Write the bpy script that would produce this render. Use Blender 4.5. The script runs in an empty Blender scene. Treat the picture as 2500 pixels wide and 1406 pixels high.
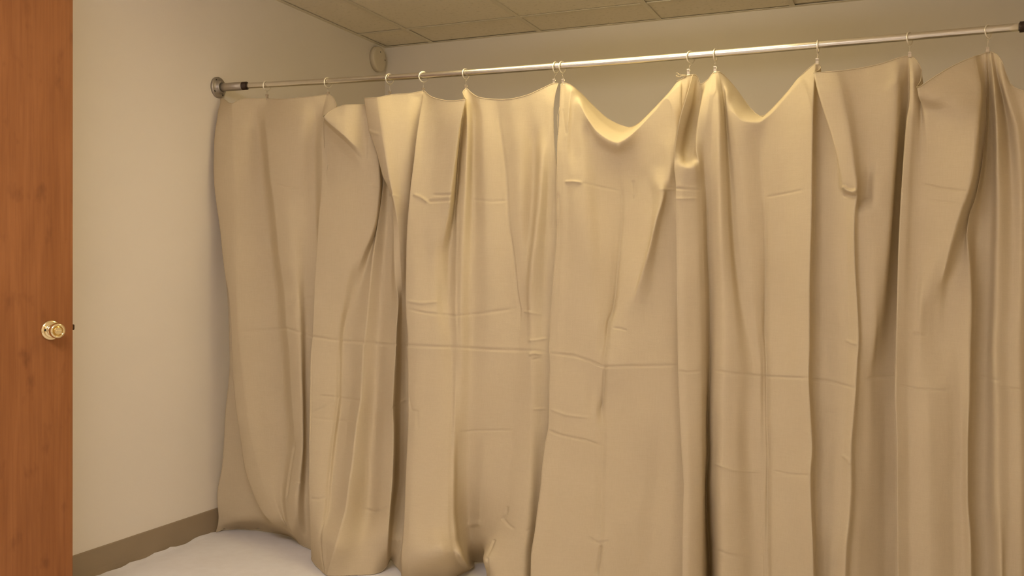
import bpy, bmesh, math, random
import numpy as np
from mathutils import Vector, Matrix

random.seed(7)
rng = np.random.default_rng(11)
S = bpy.context.scene
COL = S.collection

# ------------------------------------------------------------------ camera
F_PX, CX, CY = 2300.0, 1250.0, 703.0
YAW, PITCH, ROLL = math.radians(22.85), math.radians(-0.794), math.radians(-0.392)
CAM = np.array([2.619, -4.429, 1.0694])


def cam_axes():
    f = np.array([-math.sin(YAW) * math.cos(PITCH), math.cos(YAW) * math.cos(PITCH), math.sin(PITCH)])
    r = np.array([math.cos(YAW), math.sin(YAW), 0.0])
    d = np.cross(f, r)
    c, s = math.cos(ROLL), math.sin(ROLL)
    return np.array([c * r + s * d, -s * r + c * d, f])


AX = cam_axes()
cd = bpy.data.cameras.new('camera')
cam = bpy.data.objects.new('camera', cd)
COL.objects.link(cam)
m = Matrix.Identity(4)
for i in range(3):
    m[i][0] = AX[0][i]
    m[i][1] = -AX[1][i]
    m[i][2] = -AX[2][i]
    m[i][3] = CAM[i]
cam.matrix_world = m
cd.sensor_width = 36.0
cd.lens = 36.0 * F_PX / 2500.0
cd.clip_start = 0.02
S.camera = cam

# ------------------------------------------------------------------ light and exposure
w = bpy.data.worlds.new('world')
S.world = w
w.use_nodes = True
w.node_tree.nodes['Background'].inputs[0].default_value = (0.02, 0.02, 0.02, 1)
w.node_tree.nodes['Background'].inputs[1].default_value = 0.0
S.view_settings.view_transform = 'Standard'
S.view_settings.look = 'None'
S.view_settings.exposure = -0.11
S.view_settings.gamma = 1.0
S.view_settings.use_curve_mapping = False
BACK_LIGHT = ((1.0, 0.845, 0.48), 7.6)
FRONT_LIGHT = ((1.0, 0.95, 1.0), 22.0)

H = 2.288          # ceiling height
XR = 3.055         # right wall
YF = -5.20         # front wall
YR = -1.334        # plane of the curtain rod


# ------------------------------------------------------------------ helpers
def ray(px, py):
    return AX.T @ np.array([(px - CX) / F_PX, (py - CY) / F_PX, 1.0])


def on_y(px, py, y):
    r = ray(px, py)
    return CAM + r * ((y - CAM[1]) / r[1])


def on_x(px, py, x=0.0):
    r = ray(px, py)
    return CAM + r * ((x - CAM[0]) / r[0])


def on_z(px, py, z=0.0):
    r = ray(px, py)
    return CAM + r * ((z - CAM[2]) / r[2])


def to_px(P):
    q = (P - CAM) @ AX.T
    return CX + F_PX * q[:, 0] / q[:, 2], CY + F_PX * q[:, 1] / q[:, 2]


def mat(name):
    mt = bpy.data.materials.new(name)
    mt.use_nodes = True
    nt = mt.node_tree
    b = nt.nodes['Principled BSDF']
    return mt, nt, b


def nd(nt, typ, **kw):
    n = nt.nodes.new(typ)
    for k, v in kw.items():
        setattr(n, k, v)
    return n


def simple(name, col, rough=0.6, metal=0.0, noise=0.0, nscale=40.0, bump=0.0, bscale=200.0, spec=0.5):
    mt, nt, b = mat(name)
    b.inputs['Base Color'].default_value = (*col, 1)
    b.inputs['Roughness'].default_value = rough
    b.inputs['Metallic'].default_value = metal
    b.inputs['Specular IOR Level'].default_value = spec
    tc = nd(nt, 'ShaderNodeTexCoord')
    if noise:
        n = nd(nt, 'ShaderNodeTexNoise')
        n.inputs['Scale'].default_value = nscale
        n.inputs['Detail'].default_value = 4
        nt.links.new(tc.outputs['Object'], n.inputs['Vector'])
        mx = nd(nt, 'ShaderNodeMix', data_type='RGBA')
        mx.inputs[6].default_value = (*[c * (1 - noise) for c in col], 1)
        mx.inputs[7].default_value = (*[min(1, c * (1 + noise)) for c in col], 1)
        nt.links.new(n.outputs['Fac'], mx.inputs[0])
        nt.links.new(mx.outputs[2], b.inputs['Base Color'])
    if bump:
        n2 = nd(nt, 'ShaderNodeTexNoise')
        n2.inputs['Scale'].default_value = bscale
        n2.inputs['Detail'].default_value = 3
        nt.links.new(tc.outputs['Object'], n2.inputs['Vector'])
        bp = nd(nt, 'ShaderNodeBump')
        bp.inputs['Strength'].default_value = bump
        bp.inputs['Distance'].default_value = 0.002
        nt.links.new(n2.outputs['Fac'], bp.inputs['Height'])
        nt.links.new(bp.outputs['Normal'], b.inputs['Normal'])
    return mt


def link(name, me, mt=None, parent=None, smooth=False):
    o = bpy.data.objects.new(name, me)
    COL.objects.link(o)
    if mt is not None:
        me.materials.append(mt)
    if parent is not None:
        o.parent = parent
    if smooth:
        me.shade_smooth()
    return o


def obj(name, bm, mt=None, parent=None, smooth=False):
    bmesh.ops.recalc_face_normals(bm, faces=bm.faces[:])
    me = bpy.data.meshes.new(name)
    bm.to_mesh(me)
    bm.free()
    return link(name, me, mt, parent, smooth)


def tag(o, label=None, cat=None, group=None, kind=None):
    if label: o['label'] = label
    if cat: o['category'] = cat
    if group: o['group'] = group
    if kind: o['kind'] = kind
    return o


def box(bm, a, b, bev=0.0):
    r = bmesh.ops.create_cube(bm, size=1.0)
    for v in r['verts']:
        v.co = Vector([(a[i] + b[i]) / 2 + v.co[i] * (b[i] - a[i]) for i in range(3)])
    if bev:
        es = list({e for v in r['verts'] for e in v.link_edges})
        bmesh.ops.bevel(bm, geom=es, offset=bev, segments=2, affect='EDGES', profile=0.5)
    return bm


def lathe(bm, prof, seg=40, mtx=None, close=True):
    """prof: list of (axial, radius); axis +Z then transformed by mtx"""
    rings = []
    for a, r in prof:
        rings.append([bm.verts.new((r * math.cos(2 * math.pi * k / seg), r * math.sin(2 * math.pi * k / seg), a)) for k in range(seg)])
    for i in range(len(rings) - 1):
        for k in range(seg):
            bm.faces.new((rings[i][k], rings[i][(k + 1) % seg], rings[i + 1][(k + 1) % seg], rings[i + 1][k]))
    if close:
        bm.faces.new(rings[0][::-1])
        bm.faces.new(rings[-1])
    vs = [v for r in rings for v in r]
    if mtx is not None:
        for v in vs:
            v.co = mtx @ v.co
    return vs


def tube(bm, pts, rad, seg=10, closed=False, caps=True):
    pts = [Vector(p) for p in pts]
    n = len(pts)
    rings = []
    up = None
    for i in range(n):
        if closed:
            t = pts[(i + 1) % n] - pts[(i - 1) % n]
        else:
            t = pts[min(i + 1, n - 1)] - pts[max(i - 1, 0)]
        if t.length < 1e-9:
            t = Vector((0, 0, 1))
        t.normalize()
        if up is None:
            up = Vector((0, 0, 1)) if abs(t.z) < 0.9 else Vector((1, 0, 0))
        a = t.cross(up)
        if a.length < 1e-6:
            a = t.orthogonal()
        a.normalize()
        b = a.cross(t).normalized()
        up = b
        r = rad[i] if isinstance(rad, (list, tuple)) else rad
        rings.append([bm.verts.new(pts[i] + r * (math.cos(2 * math.pi * k / seg) * a + math.sin(2 * math.pi * k / seg) * b)) for k in range(seg)])
    last = n if closed else n - 1
    for i in range(last):
        A, B = rings[i], rings[(i + 1) % n]
        for k in range(seg):
            bm.faces.new((A[k], A[(k + 1) % seg], B[(k + 1) % seg], B[k]))
    if caps and not closed:
        bm.faces.new(rings[0][::-1])
        bm.faces.new(rings[-1])


# ------------------------------------------------------------------ materials
M_WALL = simple('painted_wall', (0.83, 0.755, 0.635), 0.75, noise=0.02, nscale=3, bump=0.12, bscale=160, spec=0.25)
M_BASE = simple('vinyl_base', (0.32, 0.245, 0.155), 0.5, noise=0.08, nscale=8, spec=0.4)
M_FLOOR = simple('floor_tile', (0.34, 0.25, 0.17), 0.45, noise=0.1, nscale=30)
M_GRID = simple('ceiling_grid_paint', (0.85, 0.77, 0.61), 0.5)
M_GAP = simple('plenum', (0.10, 0.08, 0.06), 0.9)
M_STEEL = simple('galvanised_conduit', (0.72, 0.69, 0.62), 0.27, 1.0, noise=0.05, nscale=60)
M_PIPE = simple('galvanised_pipe', (0.42, 0.37, 0.30), 0.5, 0.75, noise=0.12, nscale=120, bump=0.2, bscale=300)
M_THREAD = simple('dark_pipe_thread', (0.07, 0.045, 0.03), 0.5, 0.6)
M_FLANGE = simple('cast_flange', (0.40, 0.36, 0.31), 0.45, 0.7, noise=0.12, nscale=90)
M_HOLE = simple('screw_hole_black', (0.012, 0.01, 0.008), 0.8)
M_RING = simple('satin_nickel', (0.86, 0.80, 0.68), 0.3, 0.75)
M_CLIP = simple('clip_metal', (0.55, 0.47, 0.35), 0.4, 0.7)
M_BRASS = simple('polished_brass', (0.86, 0.72, 0.43), 0.13, 1.0)
M_LATCH = simple('dark_brass_latch', (0.07, 0.04, 0.02), 0.45, 0.8)
M_PLATE = simple('cream_plastic', (0.72, 0.63, 0.46), 0.45)
M_TRIM = simple('door_frame_paint', (0.34, 0.22, 0.12), 0.5)
M_LAMPFRAME = simple('lamp_frame_white', (0.8, 0.78, 0.72), 0.4)


def cloth_material(name, ca, cb, trans, weave=1.0, wr=0.35):
    mt, nt, b = mat(name)
    nt.nodes.remove(b)
    out = nt.nodes['Material Output']
    tc = nd(nt, 'ShaderNodeTexCoord')
    # slubby threads: two stretched noises
    def stretched(sx, sy, sz, scale, det=3):
        mp = nd(nt, 'ShaderNodeMapping')
        mp.inputs['Scale'].default_value = (sx, sy, sz)
        nt.links.new(tc.outputs['Object'], mp.inputs['Vector'])
        n = nd(nt, 'ShaderNodeTexNoise')
        n.inputs['Scale'].default_value = scale
        n.inputs['Detail'].default_value = det
        nt.links.new(mp.outputs['Vector'], n.inputs['Vector'])
        return n
    h = stretched(1, 1, 14, 28)
    v = stretched(16, 16, 1, 22)
    big = stretched(1, 1, 1, 5, 4)
    fine = stretched(1, 1, 1, 420, 2)
    add = nd(nt, 'ShaderNodeMath', operation='ADD')
    nt.links.new(h.outputs['Fac'], add.inputs[0])
    nt.links.new(v.outputs['Fac'], add.inputs[1])
    half = nd(nt, 'ShaderNodeMath', operation='MULTIPLY')
    nt.links.new(add.outputs[0], half.inputs[0])
    half.inputs[1].default_value = 0.5
    mx0 = nd(nt, 'ShaderNodeMath', operation='MULTIPLY_ADD')
    nt.links.new(big.outputs['Fac'], mx0.inputs[0])
    mx0.inputs[1].default_value = 0.5
    nt.links.new(half.outputs[0], mx0.inputs[2])
    ramp = nd(nt, 'ShaderNodeValToRGB')
    ramp.color_ramp.elements[0].position = 0.55
    ramp.color_ramp.elements[0].color = (*ca, 1)
    ramp.color_ramp.elements[1].position = 0.95
    ramp.color_ramp.elements[1].color = (*cb, 1)
    nt.links.new(mx0.outputs[0], ramp.inputs[0])
    # relief
    s1 = nd(nt, 'ShaderNodeMath', operation='MULTIPLY_ADD')
    nt.links.new(half.outputs[0], s1.inputs[0])
    s1.inputs[1].default_value = 0.5
    nt.links.new(fine.outputs['Fac'], s1.inputs[2])
    bp = nd(nt, 'ShaderNodeBump')
    bp.inputs['Strength'].default_value = 0.22 * weave
    bp.inputs['Distance'].default_value = 0.0012
    nt.links.new(s1.outputs[0], bp.inputs['Height'])
    wrk = stretched(1.0, 1.0, 1.6, 9, 3)
    bp2 = nd(nt, 'ShaderNodeBump')
    bp2.inputs['Strength'].default_value = wr
    bp2.inputs['Distance'].default_value = 0.012
    nt.links.new(wrk.outputs['Fac'], bp2.inputs['Height'])
    nt.links.new(bp.outputs['Normal'], bp2.inputs['Normal'])
    df = nd(nt, 'ShaderNodeBsdfDiffuse')
    tr = nd(nt, 'ShaderNodeBsdfTranslucent')
    for s in (df, tr):
        nt.links.new(ramp.outputs[0], s.inputs['Color'])
        nt.links.new(bp2.outputs['Normal'], s.inputs['Normal'])
    ms = nd(nt, 'ShaderNodeMixShader')
    ms.inputs[0].default_value = trans
    nt.links.new(df.outputs[0], ms.inputs[1])
    nt.links.new(tr.outputs[0], ms.inputs[2])
    nt.links.new(ms.outputs[0], out.inputs['Surface'])
    return mt


M_CANVAS = cloth_material('cotton_canvas', (0.635, 0.522, 0.345), (0.675, 0.561, 0.38), 0.16, 1.0, 0.12)
M_SHEET = cloth_material('white_sheet', (0.76, 0.72, 0.69), (0.81, 0.78, 0.76), 0.0, 0.5, 0.2)


def wood_material():
    mt, nt, b = mat('stained_birch')
    tc = nd(nt, 'ShaderNodeTexCoord')
    mp = nd(nt, 'ShaderNodeMapping')
    mp.inputs['Scale'].default_value = (6.0, 6.0, 0.7)
    nt.links.new(tc.outputs['Object'], mp.inputs['Vector'])
    n1 = nd(nt, 'ShaderNodeTexNoise')
    n1.inputs['Scale'].default_value = 2.4
    n1.inputs['Detail'].default_value = 6
    n1.inputs['Distortion'].default_value = 1.4
    nt.links.new(mp.outputs[0], n1.inputs['Vector'])
    mp2 = nd(nt, 'ShaderNodeMapping')
    mp2.inputs['Scale'].default_value = (60.0, 60.0, 2.0)
    nt.links.new(tc.outputs['Object'], mp2.inputs['Vector'])
    n2 = nd(nt, 'ShaderNodeTexNoise')
    n2.inputs['Scale'].default_value = 2.0
    n2.inputs['Detail'].default_value = 3
    nt.links.new(mp2.outputs[0], n2.inputs['Vector'])
    mp3 = nd(nt, 'ShaderNodeMapping')
    mp3.inputs['Scale'].default_value = (9.0, 9.0, 4.0)
    nt.links.new(tc.outputs['Object'], mp3.inputs['Vector'])
    n3 = nd(nt, 'ShaderNodeTexNoise')
    n3.inputs['Scale'].default_value = 2.2
    n3.inputs['Detail'].default_value = 3
    nt.links.new(mp3.outputs[0], n3.inputs['Vector'])
    r1 = nd(nt, 'ShaderNodeValToRGB')
    r1.color_ramp.elements[0].position = 0.32
    r1.color_ramp.elements[0].color = (0.262, 0.094, 0.024, 1)
    r1.color_ramp.elements[1].position = 0.68
    r1.color_ramp.elements[1].color = (0.325, 0.124, 0.036, 1)
    nt.links.new(n1.outputs['Fac'], r1.inputs[0])
    mul = nd(nt, 'ShaderNodeMix', data_type='RGBA', blend_type='MULTIPLY')
    r2 = nd(nt, 'ShaderNodeValToRGB')
    r2.color_ramp.elements[0].position = 0.3
    r2.color_ramp.elements[0].color = (0.86, 0.84, 0.82, 1)
    r2.color_ramp.elements[1].position = 0.6
    r2.color_ramp.elements[1].color = (1, 1, 1, 1)
    nt.links.new(n2.outputs['Fac'], r2.inputs[0])
    mul.inputs[0].default_value = 1.0
    nt.links.new(r1.outputs[0], mul.inputs[6])
    nt.links.new(r2.outputs[0], mul.inputs[7])
    mul2 = nd(nt, 'ShaderNodeMix', data_type='RGBA', blend_type='MULTIPLY')
    r3 = nd(nt, 'ShaderNodeValToRGB')
    r3.color_ramp.elements[0].position = 0.25
    r3.color_ramp.elements[0].color = (0.70, 0.66, 0.62, 1)
    r3.color_ramp.elements[1].position = 0.42
    r3.color_ramp.elements[1].color = (1, 1, 1, 1)
    nt.links.new(n3.outputs['Fac'], r3.inputs[0])
    mul2.inputs[0].default_value = 1.0
    nt.links.new(mul.outputs[2], mul2.inputs[6])
    nt.links.new(r3.outputs[0], mul2.inputs[7])
    nt.links.new(mul2.outputs[2], b.inputs['Base Color'])
    b.inputs['Roughness'].default_value = 0.5
    b.inputs['Specular IOR Level'].default_value = 0.3
    return mt


def tile_material():
    mt, nt, b = mat('fissured_ceiling_tile')
    tc = nd(nt, 'ShaderNodeTexCoord')
    n1 = nd(nt, 'ShaderNodeTexNoise')
    n1.inputs['Scale'].default_value = 55
    n1.inputs['Detail'].default_value = 5
    nt.links.new(tc.outputs['Object'], n1.inputs['Vector'])
    r = nd(nt, 'ShaderNodeValToRGB')
    r.color_ramp.elements[0].position = 0.30
    r.color_ramp.elements[0].color = (0.82, 0.745, 0.59, 1)
    r.color_ramp.elements[1].position = 0.44
    r.color_ramp.elements[1].color = (0.95, 0.865, 0.71, 1)
    nt.links.new(n1.outputs['Fac'], r.inputs[0])
    nt.links.new(r.outputs[0], b.inputs['Base Color'])
    b.inputs['Roughness'].default_value = 0.9
    b.inputs['Specular IOR Level'].default_value = 0.1
    bp = nd(nt, 'ShaderNodeBump')
    bp.inputs['Strength'].default_value = 0.12
    bp.inputs['Distance'].default_value = 0.003
    nt.links.new(n1.outputs['Fac'], bp.inputs['Height'])
    nt.links.new(bp.outputs['Normal'], b.inputs['Normal'])
    return mt


def glow_material(name, col, strength):
    mt, nt, b = mat(name)
    b.inputs['Base Color'].default_value = (0.8, 0.8, 0.78, 1)
    b.inputs['Emission Color'].default_value = (*col, 1)
    b.inputs['Emission Strength'].default_value = strength
    return mt


M_WOOD = wood_material()
M_TILE = tile_material()
M_GLOW_B = glow_material('lit_diffuser_near_rod', *BACK_LIGHT)
M_GLOW_F = glow_material('lit_diffuser_near_camera', *FRONT_LIGHT)

# ------------------------------------------------------------------ room shell
DY0, DY1, DZ = -3.01, -3.80, 2.05          # doorway in the left wall
T = 0.12


def struct(name, bm, mt, label=None):
    o = obj(name, bm, mt)
    o['kind'] = 'structure'
    if label:
        o['label'] = label
    return o


bm = bmesh.new()
box(bm, (-1.3, YF - T, -0.12), (XR + T, T, 0.0))
struct('floor', bm, M_FLOOR, 'brown floor under the white sheet')
bm = bmesh.new()
box(bm, (0, 0, 0), (XR, T, H + 0.2))
struct('wall_back', bm, M_WALL, 'cream back wall seen above the curtains')
bm = bmesh.new()
box(bm, (-T, DY0, 0), (0, T, H + 0.2))
box(bm, (-T, YF - T, 0), (0, DY1, H + 0.2))
box(bm, (-T, DY1, DZ), (0, DY0, H + 0.2))
wl = struct('wall_left', bm, M_WALL, 'plain cream left wall between the door and the curtains')
bm = bmesh.new()
box(bm, (XR, YF - T, 0), (XR + T, T, H + 0.2))
struct('wall_right', bm, M_WALL, 'cream right wall, out of frame')
bm = bmesh.new()
box(bm, (0, YF - T, 0), (XR, YF, H + 0.2))
struct('wall_front', bm, M_WALL, 'cream wall behind the camera')
bm = bmesh.new()
box(bm, (-1.42, -4.6, 0), (-1.3, -2.2, H + 0.2))
box(bm, (-1.3, -2.32, 0), (-T, -2.2, H + 0.2))
box(bm, (-1.3, -4.6, 0), (-T, -4.48, H + 0.2))
box(bm, (-1.42, -4.6, H + 0.2), (-T, -2.2, H + 0.3))
struct('wall_hall', bm, M_WALL, 'hallway wall beyond the doorway')

# baseboards
def baseboard(name, pts, nrm, label):
    """pts: two floor points along the wall, nrm: unit normal into the room"""
    prof = [(0.0, 0.0), (0.011, 0.0), (0.0085, 0.006), (0.0048, 0.016), (0.0036, 0.03), (0.0034, 0.098), (0.0015, 0.1015), (0.0, 0.1015)]
    bm = bmesh.new()
    ends = []
    for p in pts:
        ends.append([bm.verts.new((p[0] + nrm[0] * a, p[1] + nrm[1] * a, z)) for a, z in prof])
    for k in range(len(prof) - 1):
        bm.faces.new((ends[0][k], ends[0][k + 1], ends[1][k + 1], ends[1][k]))
    bm.faces.new(ends[0]); bm.faces.new(ends[1][::-1])
    return struct(name, bm, M_BASE, label)


baseboard('baseboard_left', [(0, 0), (0, DY0 + 0.07)], (1, 0), 'grey-brown vinyl baseboard along the left wall')
baseboard('baseboard_back', [(0.012, 0), (XR - 0.012, 0)], (0, -1), 'vinyl baseboard along the back wall')
baseboard('baseboard_right', [(XR, 0), (XR, YF)], (-1, 0), 'vinyl baseboard along the right wall')

# door frame around the opening
bm = bmesh.new()
box(bm, (-T - 0.012, DY0 - 0.006, 0.0), (0.012, DY0 + 0.06, DZ + 0.06), 0.002)
box(bm, (-T - 0.012, DY1 - 0.06, 0.0), (0.012, DY1 + 0.006, DZ + 0.06), 0.002)
box(bm, (-T - 0.012, DY1 + 0.006, DZ - 0.006), (0.012, DY0 - 0.006, DZ + 0.06), 0.002)
struct('trim_1', bm, M_TRIM, 'brown door casing in the left wall')

# suspended ceiling
bm = bmesh.new()
box(bm, (-T, YF - T, H + 0.2), (XR + T, T, H + 0.26))
ceil = struct('ceiling', bm, M_GAP, 'suspended ceiling of fissured tiles in a painted grid')
XS = [0.0, 0.290, 0.900, 1.510, 2.120, 2.730, XR]
YS = [0.0, -0.294, -1.514, -2.734, -3.954, -5.174, YF]
LAMPS = {}
G = 0.012
for i in range(len(XS) - 1):
    for j in range(len(YS) - 1):
        if (i, j) in LAMPS or abs(YS[j + 1] - YS[j]) < 0.1:
            continue
        bm = bmesh.new()
        dz = random.uniform(0.0012, 0.006)
        box(bm, (XS[i] + 0.006, YS[j + 1] + 0.006, H + 0.002 + dz), (XS[i + 1] - 0.006, YS[j] - 0.006, H + 0.018 + dz), 0.0012)
        obj('ceiling_tile', bm, M_TILE, ceil)
for x in XS[1:-1]:
    bm = bmesh.new()
    box(bm, (x - G, YF, H), (x + G, 0, H + 0.0015))
    box(bm, (x - 0.001, YF, H + 0.0015), (x + 0.001, 0, H + 0.038))
    obj('grid_bar', bm, M_GRID, ceil)
for y in YS[1:-1]:
    for i in range(len(XS) - 1):
        bm = bmesh.new()
        a = XS[i] + (G if i else 0.02)
        b = XS[i + 1] - (G if i < len(XS) - 2 else 0.02)
        box(bm, (a, y - G, H + 0.0003), (b, y + G, H + 0.0017))
        box(bm, (a, y - 0.001, H + 0.0017), (b, y + 0.001, H + 0.036))
        obj('grid_bar', bm, M_GRID, ceil)
for a, b in (((0, YF), (0.021, 0)), ((XR - 0.021, YF), (XR, 0)), ((0.021, -0.021), (XR - 0.021, 0)), ((0.021, YF), (XR - 0.021, YF + 0.021))):
    bm = bmesh.new()
    box(bm, (a[0], a[1], H - 0.0005), (b[0], b[1], H + 0.001))
    obj('wall_angle', bm, M_GRID, ceil)

# two wrap lights under the grid across the room, on short stems added to brighten the ceiling
WRAPS = [('B', 1.62, -1.56, 'lit wraparound ceiling light just in front of the curtain rod'),
         ('F', 1.45, -3.85, 'lit wraparound ceiling light farther from the curtains, near the camera')]
for k, cx, cy, label in WRAPS:
    e = bpy.data.objects.new('ceiling_light', None)
    COL.objects.link(e)
    e.location = (cx, cy, H - 0.11)
    tag(e, label, 'ceiling light')
    HL, HW = 0.60, 0.135
    bm = bmesh.new()
    box(bm, (-HL, -HW * 0.40, -0.022), (HL, HW * 0.40, -0.0005), 0.003)
    obj('housing', bm, M_LAMPFRAME, e)
    for sx in (-0.38, 0.38):
        bm = bmesh.new()
        lathe(bm, [(-0.001, 0.014), (0.105, 0.014), (0.1055, 0.035), (0.1105, 0.035)], 24, Matrix.Translation((sx, 0, 0)))
        obj('stem', bm, M_LAMPFRAME, e, True)
    prof = [(-HW * 0.41, -0.010), (-HW, -0.026), (-HW, -0.100), (-HW * 0.86, -0.118), (-HW * 0.4, -0.125), (HW * 0.4, -0.125), (HW * 0.86, -0.118), (HW, -0.100), (HW, -0.026), (HW * 0.41, -0.010)]
    bm = bmesh.new()
    A = [bm.verts.new((-HL + 0.008, y, z)) for y, z in prof]
    B = [bm.verts.new((HL - 0.008, y, z)) for y, z in prof]
    for q in range(len(prof) - 1):
        bm.faces.new((A[q], A[q + 1], B[q + 1], B[q]))
    obj('diffuser', bm, M_GLOW_B if k == 'B' else M_GLOW_F, e, True)
    for sx in (-1, 1):
        bm = bmesh.new()
        A = [bm.verts.new((sx * (HL - 0.009), y * 1.02, z * 1.02)) for y, z in prof]
        B = [bm.verts.new((sx * (HL + 0.001), y * 1.02, z * 1.02)) for y, z in prof]
        for q in range(len(prof)):
            bm.faces.new((A[q], A[(q + 1) % len(prof)], B[(q + 1) % len(prof)], B[q]))
        bm.faces.new(A); bm.faces.new(B[::-1])
        obj('end_cap', bm, M_LAMPFRAME, e)

# ------------------------------------------------------------------ door
A_DOOR = math.radians(18)
E0 = CAM + ray(178, 803) * 2.85
DW, DT, DH = 0.762, 0.044, 2.032
dd = np.array([math.sin(A_DOOR), math.cos(A_DOOR), 0.0])      # hinge -> free edge
dn = np.array([math.cos(A_DOOR), -math.sin(A_DOOR), 0.0])     # visible face normal
hinge = np.array([E0[0], E0[1], 0.0]) - dd * DW
MD = Matrix(((dd[0], dn[0], 0, hinge[0]), (dd[1], dn[1], 0, hinge[1]), (0, 0, 1, 0.0), (0, 0, 0, 1)))
# local: x along width from the hinge, y out of the visible face (face at y = 0), z up
bm = bmesh.new()
box(bm, (0, -DT, 0.012), (DW, 0, 0.012 + DH), 0.0015)
door = obj('door_1', bm, M_WOOD)
door.matrix_world = MD
door['kind'] = 'structure'
door['label'] = 'open reddish-brown flush wooden door at the left edge'

kz = on_y(123, 804, E0[1])[2] + 0.003
KX = DW - 0.0655


def along_y(x, y, z):
    return Matrix.Translation((x, y, z)) @ Matrix.Rotation(math.radians(-90), 4, 'X')


KS = 0.90


def kprof(p):
    return [(a * KS, r * KS) for a, r in p]


bm = bmesh.new()
lathe(bm, kprof([(0.0, 0.0335), (0.003, 0.0335), (0.0065, 0.0315), (0.0085, 0.028), (0.0088, 0.025), (0.0092, 0.020), (0.012, 0.0165), (0.014, 0.0162)]), 56, along_y(KX, 0, kz))
handle = obj('door_knob', bm, M_BRASS, door, True)
bm = bmesh.new()
lathe(bm, kprof([(0.012, 0.0125), (0.024, 0.0115), (0.030, 0.014), (0.034, 0.020), (0.039, 0.0242), (0.047, 0.0255), (0.053, 0.0245), (0.0565, 0.0215), (0.0572, 0.0185), (0.0552, 0.0162), (0.053, 0.0152)]), 56, along_y(KX, 0, kz))
obj('knob_grip', bm, M_BRASS, handle, True)
bm = bmesh.new()
lathe(bm, kprof([(0.050, 0.0115), (0.0565, 0.0115), (0.0578, 0.0105)]), 40, along_y(KX, 0, kz))
box(bm, (KX - 0.0085, 0.0515, kz - 0.002), (KX + 0.0085, 0.056, kz + 0.002), 0.0009)
obj('turn_button', bm, M_BRASS, handle)
bm = bmesh.new()
lathe(bm, [(0.0070, 0.0036), (0.0092, 0.0034)], 20, along_y(KX - 0.0185, 0, kz + 0.001))
obj('screw_hole', bm, M_HOLE, handle)
bm = bmesh.new()
box(bm, (DW, -0.034, kz - 0.03), (DW + 0.0012, -0.010, kz + 0.035), 0.0005)
box(bm, (DW + 0.001, -0.029, kz - 0.003), (DW + 0.0125, -0.014, kz + 0.014), 0.003)
obj('latch', bm, M_LATCH, door)
for hz in (0.25, 1.05, 1.85):
    bm = bmesh.new()
    lathe(bm, [(hz - 0.045, 0.006), (hz + 0.045, 0.006)], 14, Matrix.Translation((0.0, 0.006, 0)))
    obj('hinge', bm, M_BRASS, door)

# ------------------------------------------------------------------ white sheet on the floor
nx, ny = 120, 190
vs, fs = [], []
SX0, SX1, SY0, SY1 = 0.006, XR - 0.03, -0.03, -4.95  # sheet extended unseen behind the curtains to bounce light up to the ceiling
for j in range(ny + 1):
    y = SY0 + (SY1 - SY0) * j / ny
    rag = 0.004 * math.sin(y * 23.0) + 0.003 * math.sin(y * 57 + 1.0) + random.uniform(-0.003, 0.003)
    lift = 0.006 + 0.004 * math.sin(y * 31 + 2) + random.uniform(0, 0.002)
    for i in range(nx + 1):
        t = (i / nx) ** 1.8
        x = SX0 + 0.007 + rag * (1 - t) ** 8 + (SX1 - SX0) * t
        z = 0.0032 + 0.0008 * math.sin(x * 7 + y * 3) + 0.0006 * math.sin(y * 11 - x * 5) + lift * math.exp(-((x - SX0) / 0.02) ** 2)
        vs.append((x, y, z))
for j in range(ny):
    for i in range(nx):
        a = j * (nx + 1) + i
        fs.append((a, a + 1, a + nx + 2, a + nx + 1))
me = bpy.data.meshes.new('floor_sheet')
me.from_pydata(vs, [], fs)
sh = link('floor_sheet', me, M_SHEET, smooth=True)
tag(sh, 'white cloth sheet with a ragged edge spread over the floor against the baseboard', 'sheet')
sm = sh.modifiers.new('thickness', 'SOLIDIFY'); sm.thickness = 0.0015; sm.offset = 1

# ------------------------------------------------------------------ round fixture in the corner
pc = on_x(918, 145)
ML = Matrix.Translation((0, pc[1], pc[2])) @ Matrix.Rotation(math.radians(90), 4, 'Y')
bm = bmesh.new()
lathe(bm, [(0.0, 0.066), (0.020, 0.066), (0.024, 0.0645), (0.026, 0.061), (0.0268, 0.05), (0.027, 0.004)], 56, ML)
disc = obj('wall_disc', bm, M_PLATE, None, True)
tag(disc, 'round cream wall fixture with two small dark holes, high in the corner under the ceiling', 'wall fixture')
for hp in ((929, 127), (940, 147)):
    q = on_x(hp[0], hp[1], 0.027)
    bm = bmesh.new()
    lathe(bm, [(0.0245, 0.0035), (0.0276, 0.0033)], 14, Matrix.Translation((0, q[1], q[2])) @ Matrix.Rotation(math.radians(90), 4, 'Y'))
    obj('screw_hole', bm, M_HOLE, disc)

# ------------------------------------------------------------------ curtain rod
ZX = [0.0, 0.149, 0.536, 1.127, 1.495, 1.939, 2.347, 2.907, XR]
ZZ = [1.828, 1.8250, 1.8140, 1.8015, 1.7980, 1.7950, 1.7950, 1.7975, 1.800]


def rod_z(x):
    return float(np.interp(x, ZX, ZZ))


rod = bpy.data.objects.new('curtain_rod', None)
COL.objects.link(rod)
rod.location = (0, 0, 0)
tag(rod, 'shiny galvanised conduit curtain rod held between pipe flanges on the walls', 'curtain rod')
bm = bmesh.new()
xs = np.linspace(0.13, XR - 0.13, 60)
zs = np.interp(xs, ZX, ZZ)
k = np.ones(9) / 9
zp = np.convolve(np.pad(zs, 4, mode='reflect', reflect_type='odd'), k, mode='valid')
tube(bm, [(x, YR, z) for x, z in zip(xs, zp)], 0.0117, 28)
obj('conduit', bm, M_STEEL, rod, True)


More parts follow.
